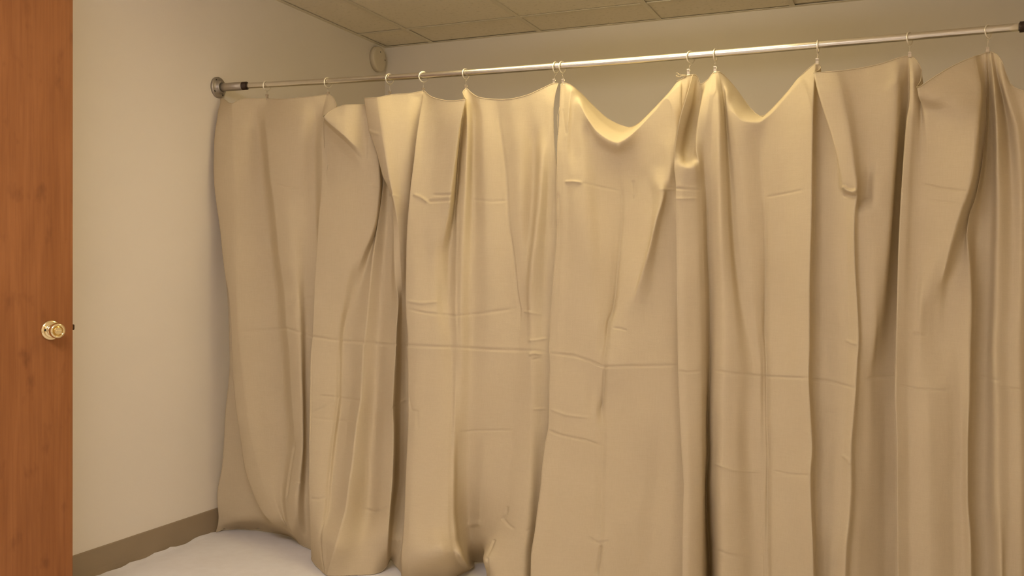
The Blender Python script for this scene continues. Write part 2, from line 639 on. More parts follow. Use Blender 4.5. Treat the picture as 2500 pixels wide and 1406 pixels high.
def pipe_end(x0, sgn, z0, z1):
    """x0: wall, sgn: +1 pointing into the room along +x"""
    rot = Matrix.Rotation(math.radians(90) * sgn, 4, 'Y')
    ang = math.atan2(z1 - z0, 0.15)
    Mx = Matrix.Translation((x0, YR, z0)) @ rot
    bm = bmesh.new()
    lathe(bm, [(0.0, 0.0425), (0.007, 0.0425), (0.0095, 0.041), (0.0105, 0.036), (0.012, 0.0275), (0.019, 0.0235), (0.025, 0.0225), (0.025, 0.0175), (0.015, 0.0172)], 56, Mx)
    fl = obj('flange', bm, M_FLANGE, rod, True)
    for a in (35, 125, 215, 305):
        bm = bmesh.new()
        c = Vector((0.033 * math.cos(math.radians(a)), 0.033 * math.sin(math.radians(a)), 0))
        lathe(bm, [(0.0075, 0.0042), (0.0112, 0.0040)], 18, Mx @ Matrix.Translation(c))
        obj('screw_hole', bm, M_HOLE, fl)
    bm = bmesh.new()
    pts = [Vector((x0 + sgn * t, YR, z0 + (z1 - z0) * t / 0.15)) for t in (0.012, 0.05, 0.128)]
    tube(bm, pts, 0.0165, 32)
    obj('pipe_nipple', bm, M_PIPE, rod, True)
    bm = bmesh.new()
    n = 40
    tube(bm, [Vector((x0 + sgn * (0.128 + 0.021 * q / n), YR, z0 + (z1 - z0) * (0.128 + 0.021 * q / n) / 0.15)) for q in range(n + 1)],
         [0.0157 + 0.0007 * math.sin(q * 2 * math.pi / 4) for q in range(n + 1)], 28)
    obj('pipe_thread', bm, M_THREAD, rod, True)


pipe_end(0.0, 1, 1.828, 1.825)
pipe_end(XR, -1, 1.800, 1.7975)


# ------------------------------------------------------------------ curtains
def pchip(xk, yk, x):
    xk = np.asarray(xk, float); yk = np.asarray(yk, float)
    n = len(xk)
    if n == 2:
        return np.interp(x, xk, yk)
    h = np.diff(xk); dl = np.diff(yk) / h
    d = np.zeros(n)
    for i in range(1, n - 1):
        if dl[i - 1] * dl[i] > 0:
            w1 = 2 * h[i] + h[i - 1]; w2 = h[i] + 2 * h[i - 1]
            d[i] = (w1 + w2) / (w1 / dl[i - 1] + w2 / dl[i])
    d[0], d[-1] = dl[0], dl[-1]
    i = np.clip(np.searchsorted(xk, x, side='right') - 1, 0, n - 2)
    t = (x - xk[i]) / h[i]
    t2, t3 = t * t, t * t * t
    return ((2 * t3 - 3 * t2 + 1) * yk[i] + (t3 - 2 * t2 + t) * h[i] * d[i] + (-2 * t3 + 3 * t2) * yk[i + 1] + (t3 - t2) * h[i] * d[i + 1])


ZF = 0.007


def floor_depth(px, py):
    return YR - on_z(px, py, ZF)[1]


def floor_row(px, d):
    lo, hi = 1150.0, 2600.0
    for _ in range(40):
        mid = (lo + hi) / 2
        if on_y(px, mid, YR - d)[2] > ZF:
            lo = mid
        else:
            hi = mid
    return (lo + hi) / 2


def v_of(y):
    return (y - 220.0) / 1230.0


def fold_line(pts, v):
    """pts: (x, y, depth[, v]); the last may be (x, y, 'F') (depth so that it meets the floor) or (x, 'F', depth)"""
    X, Y, D, V = [], [], [], []
    for k, p in enumerate(pts):
        x, y, d = p[0], p[1], p[2]
        if y == 'F':
            y = floor_row(x, d)
        if d == 'F':
            d = floor_depth(x, y)
        if len(p) > 3:
            vv = p[3]
        elif k == 0:
            vv = 0.0
        elif k == len(pts) - 1:
            vv = 1.0
        else:
            vv = v_of(y)
        X.append(x); Y.append(y); D.append(d); V.append(vv)
    for k in range(1, len(V)):
        if V[k] <= V[k - 1]:
            V[k] = V[k - 1] + 0.004
    V = np.array(V)
    x = pchip(V, X, v); y = pchip(V, Y, v); d = pchip(V, D, v)
    out = np.zeros((len(v), 3))
    for k in range(len(v)):
        out[k] = on_y(x[k], y[k], YR - d[k])
    return out


ARCHES = [(546, 7, .012), (586, 8, .008), (630, 7, .012), (953, 13, .024), (1152, 8, .012)]


def build_curtain(name, lines, creases, nv, wob_seed, label):
    v = np.concatenate([np.linspace(0, 0.16, int(nv * 0.26), endpoint=False), np.linspace(0.16, 1.0, nv - int(nv * 0.26))])
    n = len(v)
    P = np.stack([fold_line(l[1], v) for l in lines])         # lines x rows x 3
    P[:, :, 0] = np.clip(P[:, :, 0], 0.010, XR - 0.010)
    sharp = np.array([l[0] for l in lines])
    L = len(lines)
    seg = P[1:] - P[:-1]
    h = np.linalg.norm(seg, axis=2, keepdims=True) + 1e-4
    sl = seg / h
    mR = np.zeros_like(P); mL = np.zeros_like(P)
    for j in range(L):
        if j == 0:
            mR[j] = mL[j] = sl[0]
        elif j == L - 1:
            mR[j] = mL[j] = sl[-1]
        else:
            sm = (sl[j - 1] * h[j] + sl[j] * h[j - 1]) / (h[j] + h[j - 1])
            mL[j] = sm * (1 - sharp[j]) + sl[j - 1] * sharp[j]
            mR[j] = sm * (1 - sharp[j]) + sl[j] * sharp[j]
    cols = []
    for j in range(L - 1):
        mean = float(np.mean(h[j]))
        ns = int(np.clip(round(mean / 0.005), 5, 16))
        for q in range(ns + (1 if j == L - 2 else 0)):
            t = q / ns
            t2, t3 = t * t, t * t * t
            cols.append((2 * t3 - 3 * t2 + 1) * P[j] + (t3 - 2 * t2 + t) * h[j] * mR[j] + (-2 * t3 + 3 * t2) * P[j + 1] + (t3 - t2) * h[j] * mL[j + 1])
    Gd = np.stack(cols)                                       # cols x rows x 3
    nc = Gd.shape[0]
    V3 = Gd.reshape(-1, 3).copy()
    # pressed-in creases of the folded cloth, in the plane of the cloth
    px, py = to_px(V3)
    off = np.zeros(len(V3))
    for pl, amp, wd, soft in creases:
        pl = np.array(pl, float)
        lo = pl.min(0) - 60; hi = pl.max(0) + 60
        idx = np.where((px > lo[0]) & (px < hi[0]) & (py > lo[1]) & (py < hi[1]))[0]
        if len(idx) == 0:
            continue
        best = np.full(len(idx), 1e9); fade = np.ones(len(idx))
        tot = np.linalg.norm(np.diff(pl, axis=0), axis=1); cum = np.concatenate([[0], np.cumsum(tot)])
        for a in range(len(pl) - 1):
            e = pl[a + 1] - pl[a]; ll = max(1e-6, e @ e)
            qx = px[idx] - pl[a][0]; qy = py[idx] - pl[a][1]
            t = np.clip((qx * e[0] + qy * e[1]) / ll, 0, 1)
            dx = qx - t * e[0]; dy = qy - t * e[1]
            ds = np.hypot(dx, dy)
            s = (cum[a] + t * tot[a]) / cum[-1]
            b = ds < best
            best = np.where(b, ds, best)
            fade = np.where(b, np.clip(np.minimum(s, 1 - s) * 9 + 0.15, 0, 1), fade)
        off[idx] += 1.9 * amp * fade * np.exp(-(best / wd) ** 2) + 1.5 * soft * fade * np.exp(-best / 22.0)
    V3[:, 1] -= off
    # gentle unevenness of the cloth
    r2 = np.random.default_rng(wob_seed)
    X, Z = V3[:, 0], V3[:, 2]
    wob = np.zeros(len(V3))
    for _ in range(26):
        kx, kz = r2.uniform(4, 34), r2.uniform(2, 22)
        wob += r2.uniform(0.0001, 0.0005) * np.sin(kx * X * (1 if r2.random() < .5 else -1) + kz * Z + r2.uniform(0, 6.28))
    V3[:, 1] += wob
    for c, wd, amp in ARCHES:                                  # small arches where the hem lifts off the floor
        V3[:, 2] += amp * np.exp(-((px - c) / wd) ** 2) * np.exp(-np.maximum(V3[:, 2], 0) / 0.03)
    V3[:, 2] = np.maximum(V3[:, 2], 0.0065)
    V3[:, 0] = np.clip(V3[:, 0], 0.008, XR - 0.008)
    idg = np.arange(nc * n).reshape(nc, n)
    q = np.stack([idg[:-1, :-1], idg[:-1, 1:], idg[1:, 1:], idg[1:, :-1]], axis=-1).reshape(-1, 4)
    me = bpy.data.meshes.new(name)
    me.vertices.add(len(V3)); me.vertices.foreach_set('co', V3.ravel())
    me.loops.add(q.size); me.loops.foreach_set('vertex_index', q.ravel())
    me.polygons.add(len(q)); me.polygons.foreach_set('loop_start', np.arange(0, q.size, 4)); me.polygons.foreach_set('loop_total', np.full(len(q), 4))
    me.update(); me.validate()
    o = link(name, me, M_CANVAS, smooth=True)
    tag(o, label, 'curtain', 'canvas curtains on the rod')
    Gw = V3.reshape(nc, n, 3)
    # rolled hems along the top and the two sides
    for nm, line, r in (('top_hem', Gw[::2, 0], 0.0016), ('side_hem', Gw[0, ::3], 0.0014), ('side_hem', Gw[-1, ::3], 0.0014), ('bottom_hem', Gw[::2, -1], 0.0016)):
        bm = bmesh.new()
        tube(bm, [Vector(p) for p in line], r, 6)
        obj(nm, bm, M_CANVAS, o, True)
    return o


# every fold of the cloth: (sharpness 0..1, [(x, y, depth out of the rod plane, optional row)])
P1 = [
 (0.2, [(536,242,-.005),(531,300,-.01),(528,370,-.03),(535,500,-.04),(546,620,-.04),(554,700,-.035),(559,784,-.03),(562,887,-.03),(551,1008,-.02),(543,1133,.0),(530,1214,.012),(534,1261,.012),(528,1299,'F')]),
 (0.1, [(538,242,-.005),(533,300,.0),(533,400,-.03),(545,500,-.05),(560,620,-.05),(572,700,-.05),(580,784,-.045),(585,887,-.04),(580,1008,-.03),(572,1133,-.01),(566,1214,.0),(566,1261,.01),(566,1292,'F')]),
 (0.1, [(540,241,.0),(528,300,.01),(526,352,.0),(540,480,-.03),(570,600,-.05),(590,700,-.05),(600,800,-.045),(604,900,-.04),(612,1000,-.035),(622,1100,-.02),(635,1200,.0),(645,1250,.01),(652,1297,'F')]),
 (0.6, [(543,241,.0),(530,290,.035),(522,352,.05),(521.5,400,.055),(528,490,.055),(539,578,.055),(550,667,.055),(561,740,.055),(566,810,.055),(567,880,.055),(573,969,.06),(587,1071,.065),(597,1143,.07),(619,1206,.08),(650,1262,.085),(713,1311,'F')]),
 (0.5, [(566,253,.04),(568,300,.045),(572,400,.055),(575,550,.06),(577,700,.06),(581,800,.06),(590,900,.062),(602,1000,.065),(615,1080,.072),(632,1150,.078),(655,1215,.088),(680,1265,.092),(716,1314,'F')]),
 (0.1, [(590,242,.03),(600,330,.03),(606,450,.025),(614,600,.03),(624,750,.035),(633,900,.04),(642,1000,.045),(650,1080,.055),(660,1160,.07),(676,1230,.085),(695,1275,.095),(720,1317,'F')]),
 (0.1, [(628,241,.015),(628,320,.0),(636,420,-.005),(650,540,.0),(666,660,.005),(678,780,.01),(688,900,.02),(694,1000,.03),(699,1080,.04),(692,1150,.05),(686,1222,.07),(697,1278,.09),(724,1320,'F')]),
 (0.75, [(651,241,.0),(649,300,.03),(655,370,.045),(662,440,.05),(671,517,.055),(685,649,.055),(696,720,.055),(701,802,.06),(706,855,.062),(711,949,.07),(717,1040,.08),(719,1079,.08),(708,1150,.085),(698,1222,.095),(706,1279,.105),(730,1327,'F')]),
 (0.1, [(692,242,.03),(698,300,.05),(706,380,.055),(712,480,.055),(722,620,.055),(732,760,.06),(736,880,.07),(738,1000,.085),(738,1080,.095),(733,1160,.11),(727,1240,.12),(740,1333,'F')]),
 (0.1, [(735,238,.03),(745,290,.05),(740,340,.05),(735,400,.045),(738,500,.04),(742,620,.035),(745,760,.03),(748,880,.03),(748,1000,.035),(748,1080,.045),(746,1160,.06),(745,1240,.08),(752,1338,'F')]),
 (0.2, [(770,235,.02),(772,290,.02),(766,340,.02),(762,400,.015),(768,500,.015),(775,620,.015),(780,760,.018),(780,880,.02),(778,1000,.03),(776,1080,.045),(774,1160,.07),(772,1240,.105),(765,1346,'F')]),
 (0.7, [(798,231,.0),(786,290,.03),(786,350,.05),(785,453,.055),(779,542,.06),(772,649,.065),(767,738,.075),(763,827,.085),(759,870,.092),(757,969,.11),(755,1087,.14),(756,1206,.18),(758,1305,.215),(760,1362,'F')]),
 (0.2, [(804,231,.0),(797,262,.025),(790,286,.04),(788,350,.05),(788,453,.056),(783,542,0.0609),(775,649,0.0657),(770,738,0.0750),(766,827,0.0847),(761,900,0.0946),(760,1000,0.1118),(757,1100,0.1431),(758,1206,0.1807),(759,1305,0.2173),(762,1368,'F')]),
 (0.3, [(823,262,.035),(826,300,.045),(812,350,.048),(793,453,.056),(789,542,0.0620),(780,649,0.0665),(773,738,0.0749),(769,827,0.0843),(764,900,0.0940),(763,1000,0.1115),(760,1100,0.1431),(760,1206,0.1815),(760,1305,0.2201),(765,1372,'F')]),
 (0.6, [(790,284,.135),(790.5,288,.13,.05),(791,296,.07,.062),(791,380,.05),(797,453,.055),(795,542,0.0631),(785,649,0.0673),(778,738,0.0746),(773,827,0.0836),(768,900,0.0931),(766,1000,0.1110),(763,1100,0.1429),(762,1206,0.1823),(762,1305,0.2233),(769,1377,'F')]),
 (0.3, [(805,272,.12),(803,300,.138,.05),(802,310,.08,.062),(800,370,.052),(807,453,.055),(807,542,0.0646),(794,649,0.0683),(786,738,0.0736),(780,827,0.0818),(776,900,0.0910),(773,1000,0.1096),(769,1100,0.1422),(767,1206,0.1833),(764,1305,0.2287),(774,1383,'F')]),
 (0.3, [(823,262,.105),(819,313,.14,.05),(817,325,.09,.062),(812,372,.056),(820,453,.057),(825,542,0.0658),(807,649,0.0687),(797,738,0.0712),(790,827,0.0782),(787,900,0.0870),(783,1000,0.1065),(777,1100,0.1400),(774,1206,0.1837),(768,1305,0.2355),(780,1388,'F')]),
 (0.2, [(842,256,.10),(843,333,.13,.05),(840,345,.095,.062),(838,392,.06),(843,453,.058),(844,542,0.0658),(822,649,0.0678),(810,738,0.0670),(801,827,0.0728),(799,900,0.0810),(795,1000,0.1016),(787,1100,0.1362),(781,1206,0.1828),(773,1305,0.2418),(785,1393,'F')]),
 (0.2, [(858,255,.09),(866,354,.105,.05),(864,368,.085,.062),(862,415,.062),(868,470,.06),(866,542,0.0638),(839,649,0.0648),(825,738,0.0604),(814,827,0.0648),(812,900,0.0724),(807,1000,0.0942),(797,1100,0.1300),(790,1206,0.1798),(778,1305,0.2468),(788,1397,'F')]),
 (0.2, [(875,255,.07),(884,366,.08,.05),(886,390,.072,.062),(890,440,.065),(893,500,.06),(888,542,0.0600),(856,649,0.0600),(839,738,0.0520),(827,827,0.0550),(826,900,0.0620),(820,1000,0.0850),(808,1100,0.1220),(798,1206,0.1750),(783,1305,0.2500),(791,1399,'F')]),
 (0.4, [(890,256,.05),(908,320,.06),(925,400,.05),(927,445,.045),(924,489,.045),(918,535,.045),(905,578,.05),(886,620,.05),(870,670,.035),(856,731,.03),(845,773,.03),(838,827,.035),(836,860,.04),(834,969,.055),(826,1040,.075),(818,1107,.105),(810,1186,.15),(803,1245,.19),(786,1325,.275),(794,1402,'F')]),
 (0.1, [(897,258,.03),(918,330,.02),(932,400,.0),(933,450,-.01),(930,500,.0),(925,540,.0),(916,578,.01),(900,625,.012),(880,690,.018),(868,735,.02),(858,780,.025),(852,850,.035),(850,969,.055),(844,1040,.08),(838,1107,.11),(828,1186,.155),(820,1245,.195),(797,1325,.285),(796,1403,'F')]),
 (0.6, [(902,258,.02),(925,340,.0),(937,420,.0),(933,470,.015),(926,520,.02),(917,578,.028),(906,684,.035),(900,756,.042),(893,823,.052),(889,850,.057),(881,976,.092),(872,1028,.112),(862,1127,.152),(854,1178,.183),(844,1245,.224),(836,1273,.25),(816,1344,.312),(798,1404,'F')]),
 (0.1, [(910,256,.0),(938,340,-.015),(948,420,-.02),(946,500,-.015),(938,600,-.01),(930,700,.0),(923,800,.012),(918,900,.026),(912,1000,.044),(905,1127,.08),(898,1245,.13),(886,1330,.22),(868,1403,'F')]),
 (0.1, [(913,252,.0),(938,320,-.015),(958,420,-.02),(960,500,-.01),(957,600,.0),(954,700,.015),(950,800,.035),(946,900,.055),(942,1000,.075),(936,1127,.11),(928,1245,.16),(920,1320,.21),(915,1400,'F')]),
 (0.6, [(888,240,.07),(898,306,.085),(921,377,.09),(935,429,.09),(955,477,.085),(959,507,.075),(962,613,.065),(966,684,.06),(972,735,.055),(968,800,.06),(966,850,.065),(961,929,.085),(959,996,.095),(961,1048,.105),(957,1166,.14),(951,1245,.18),(947,1305,.21),(944,1390,'F')]),
 (0.65, [(921,238,.085),(930,301,.115),(941,372,.12),(950,429,.118),(959,480,.11),(972,560,.075),(978,650,.055),(981,700,.04),(981,760,.01),(981,850,-.015),(979,1000,-.005),(974,1166,.02),(964,1245,.08),(957,1320,.15),(954,1378,'F')]),
 (0.1, [(955,231,.05),(965,301,.085),(970,400,.09),(975,480,.085),(982,560,.06),(986,650,.04),(988,720,.02),(990,780,-.01),(991,850,-.03),(990,1000,-.02),(986,1166,.005),(975,1245,.06),(965,1320,.14),(962,1382,'F')]),
 (0.2, [(1000,228,.03),(1002,301,.055),(1001,386,.06),(998,471,.055),(998,528,.035),(998,613,.02),(999,720,.0),(1003,850,-.03),(1003,1000,-.02),(1000,1166,.0),(990,1245,.05),(980,1320,.13),(972,1388,'F')]),
 (0.1, [(1031,222,.005),(1028,301,.02),(1020,386,.025),(1010,471,.025),(1006,528,.02),(1004,613,.015),(1005,720,.01),(1010,850,-.02),(1010,1000,-.01),(1008,1166,.03),(998,1245,.08),(988,1320,.16),(978,1395,'F')]),
 (0.75, [(1034,221,.0),(1022,301,.06),(1012,386,.085),(1001,471,.09),(996,528,.09),(992,613,.09),(990,720,.095),(992,773,.1),(996,827,.105),(995,850,.105),(996,929,.115),(997,988,.125),(994,1087,.15),(990,1186,.185),(986,1285,.235),(981,1364,.275),(983,1412,'F')]),
 (0.2, [(1045,231,.02),(1035,301,.055),(1028,386,.07),(1020,471,.08),(1014,528,.085),(1010,613,.09),(1010,720,.098),(1014,827,.11),(1013,929,.122),(1012,1000,.135),(1008,1087,.158),(1004,1186,.195),(1000,1285,.245),(998,1364,.29),(1000,1420,'F')]),
 (0.1, [(1060,239,.05),(1060,301,.06),(1055,386,.065),(1048,471,.072),(1044,528,.08),(1040,613,.08),(1042,720,.09),(1046,827,.105),(1048,929,.118),(1046,1000,.13),(1044,1087,.155),(1042,1186,.19),(1040,1285,.24),(1044,1355,.3),(1055,1418,'F')]),
 (0.1, [(1095,246,.075),(1088,301,.08),(1082,386,.078),(1076,440,.078),(1072,500,.078),(1066,560,.078),(1060,640,.075),(1064,720,.08),(1076,827,.095),(1082,929,.105),(1080,1000,.12),(1078,1087,.145),(1076,1186,.18),(1074,1285,.23),(1080,1345,.29),(1098,1412,'F')]),
 (0.5, [(1138,243,.085),(1124,301,.09),(1111,386,.09),(1105,430,.088),(1100,470,.085),(1095,520,.075),(1086,570,.065),(1078,620,.055),(1080,720,.06),(1092,827,.08),(1098,929,.092),(1098,1000,.108),(1096,1087,.135),(1094,1186,.17),(1094,1285,.215),(1100,1345,.26),(1122,1403,'F')]),
 (0.1, [(1134,236,.04),(1130,301,.02),(1120,386,.01),(1115,470,.005),(1111,520,.01),(1103,570,.018),(1096,630,.025),(1095,720,.045),(1100,827,.072),(1104,929,.087),(1104,1000,.103),(1102,1087,.13),(1101,1186,.163),(1101,1285,.205),(1108,1345,.245),(1134,1397,'F')]),
 (0.5, [(1130,224,.015),(1134,301,.025),(1127,386,.03),(1120,470,.03),(1116,520,.032),(1114,631,.045),(1113,738,.06),(1115,837,.078),(1113,900,.085),(1111,1008,.108),(1107,1127,.14),(1106,1245,.18),(1111,1316,.215),(1121,1352,.24),(1145,1394,'F')]),
 (0.2, [(1138,216,.0),(1141,301,.04),(1138,400,.045),(1134,500,.045),(1128,631,.055),(1126,738,.065),(1126,850,.078),(1124,950,.088),(1122,1050,.1),(1118,1127,.11),(1118,1245,.115),(1124,1316,.115),(1134,1352,.11),(1150,1393,'F')]),
 (0.1, [(1149,225,.01),(1156,301,.01),(1154,400,.008),(1152,500,.012),(1148,631,.03),(1146,738,.042),(1146,850,.056),(1145,950,.066),(1142,1050,.075),(1140,1127,.08),(1140,1200,.075),(1144,1270,.06),(1152,1320,.05),(1165,1372,'F')]),
 (0.1, [(1170,238,.035),(1180,301,.035),(1182,400,.035),(1185,500,.038),(1190,631,.045),(1192,738,.052),(1192,850,.06),(1190,950,.068),(1186,1050,.075),(1182,1127,.085),(1176,1200,.09),(1172,1260,.085),(1172,1316,.07),(1182,1372,'F')]),
 (0.4, [(1213,243,.03),(1219,299,.022),(1225,342,.02),(1234,413,.018),(1239,489,.02),(1244,560,.022),(1255,631,.025),(1263,713,.028),(1269,756,.032),(1268,802,.045),(1262,900,.062),(1252,1008,.075),(1246,1127,.09),(1232,1220,.1),(1220,1290,.11),(1204,1330,.13),(1188,1372,.17),(1190,1412,'F')]),
 (0.1, [(1250,241,.04),(1262,299,.035),(1268,342,.033),(1272,413,.03),(1274,489,.03),(1274,560,.03),(1274,640,.03),(1277,713,.033),(1280,770,.045),(1279,830,.058),(1276,900,.068),(1270,1008,.082),(1264,1127,.098),(1258,1220,.115),(1245,1300,.13),(1225,1345,.15),(1210,1385,.17),(1210,'F',.19)]),
 (0.1, [(1290,231,.03),(1300,299,.015),(1303,342,.004),(1302,413,-.002),(1298,489,.004),(1292,560,.014),(1286,631,.03),(1284,713,.042),(1286,770,.052),(1286,830,.062),(1284,900,.072),(1280,1008,.085),(1276,1127,.102),(1274,1220,.12),(1266,1300,.138),(1252,1360,.155),(1248,'F',.18)]),
 (0.1, [(1326,215,.01),(1330,299,.018),(1327,380,.045),(1320,480,.06),(1309,580,.067),(1298,660,.07),(1292,740,.068),(1295,800,.067),(1298,900,.078),(1298,1008,.088),(1296,1127,.103),(1292,1220,.12),(1288,1300,.135),(1280,1360,.15),(1278,'F',.17)]),
 (0.2, [(1352,204,.0),(1345,260,.02),(1340,340,.03),(1338,420,.035),(1336,500,.035),(1332,600,.035),(1328,700,.04),(1325,800,.048),(1325,900,.058),(1324,1008,.065),(1318,1127,.075),(1312,1245,.09),(1306,1330,.1),(1300,'F',.12)]),
 (0.2, [(1363,204,.005),(1355,232,.015),(1350,275,.025),(1352,340,.022),(1358,400,.02),(1362,470,.02),(1363,560,.022),(1358,685,.028),(1350,827,.038),(1350,900,.045),(1347,1040,.05),(1340,1135,.055),(1332,1245,.065),(1326,1340,.075),(1324,'F',.09)]),
]

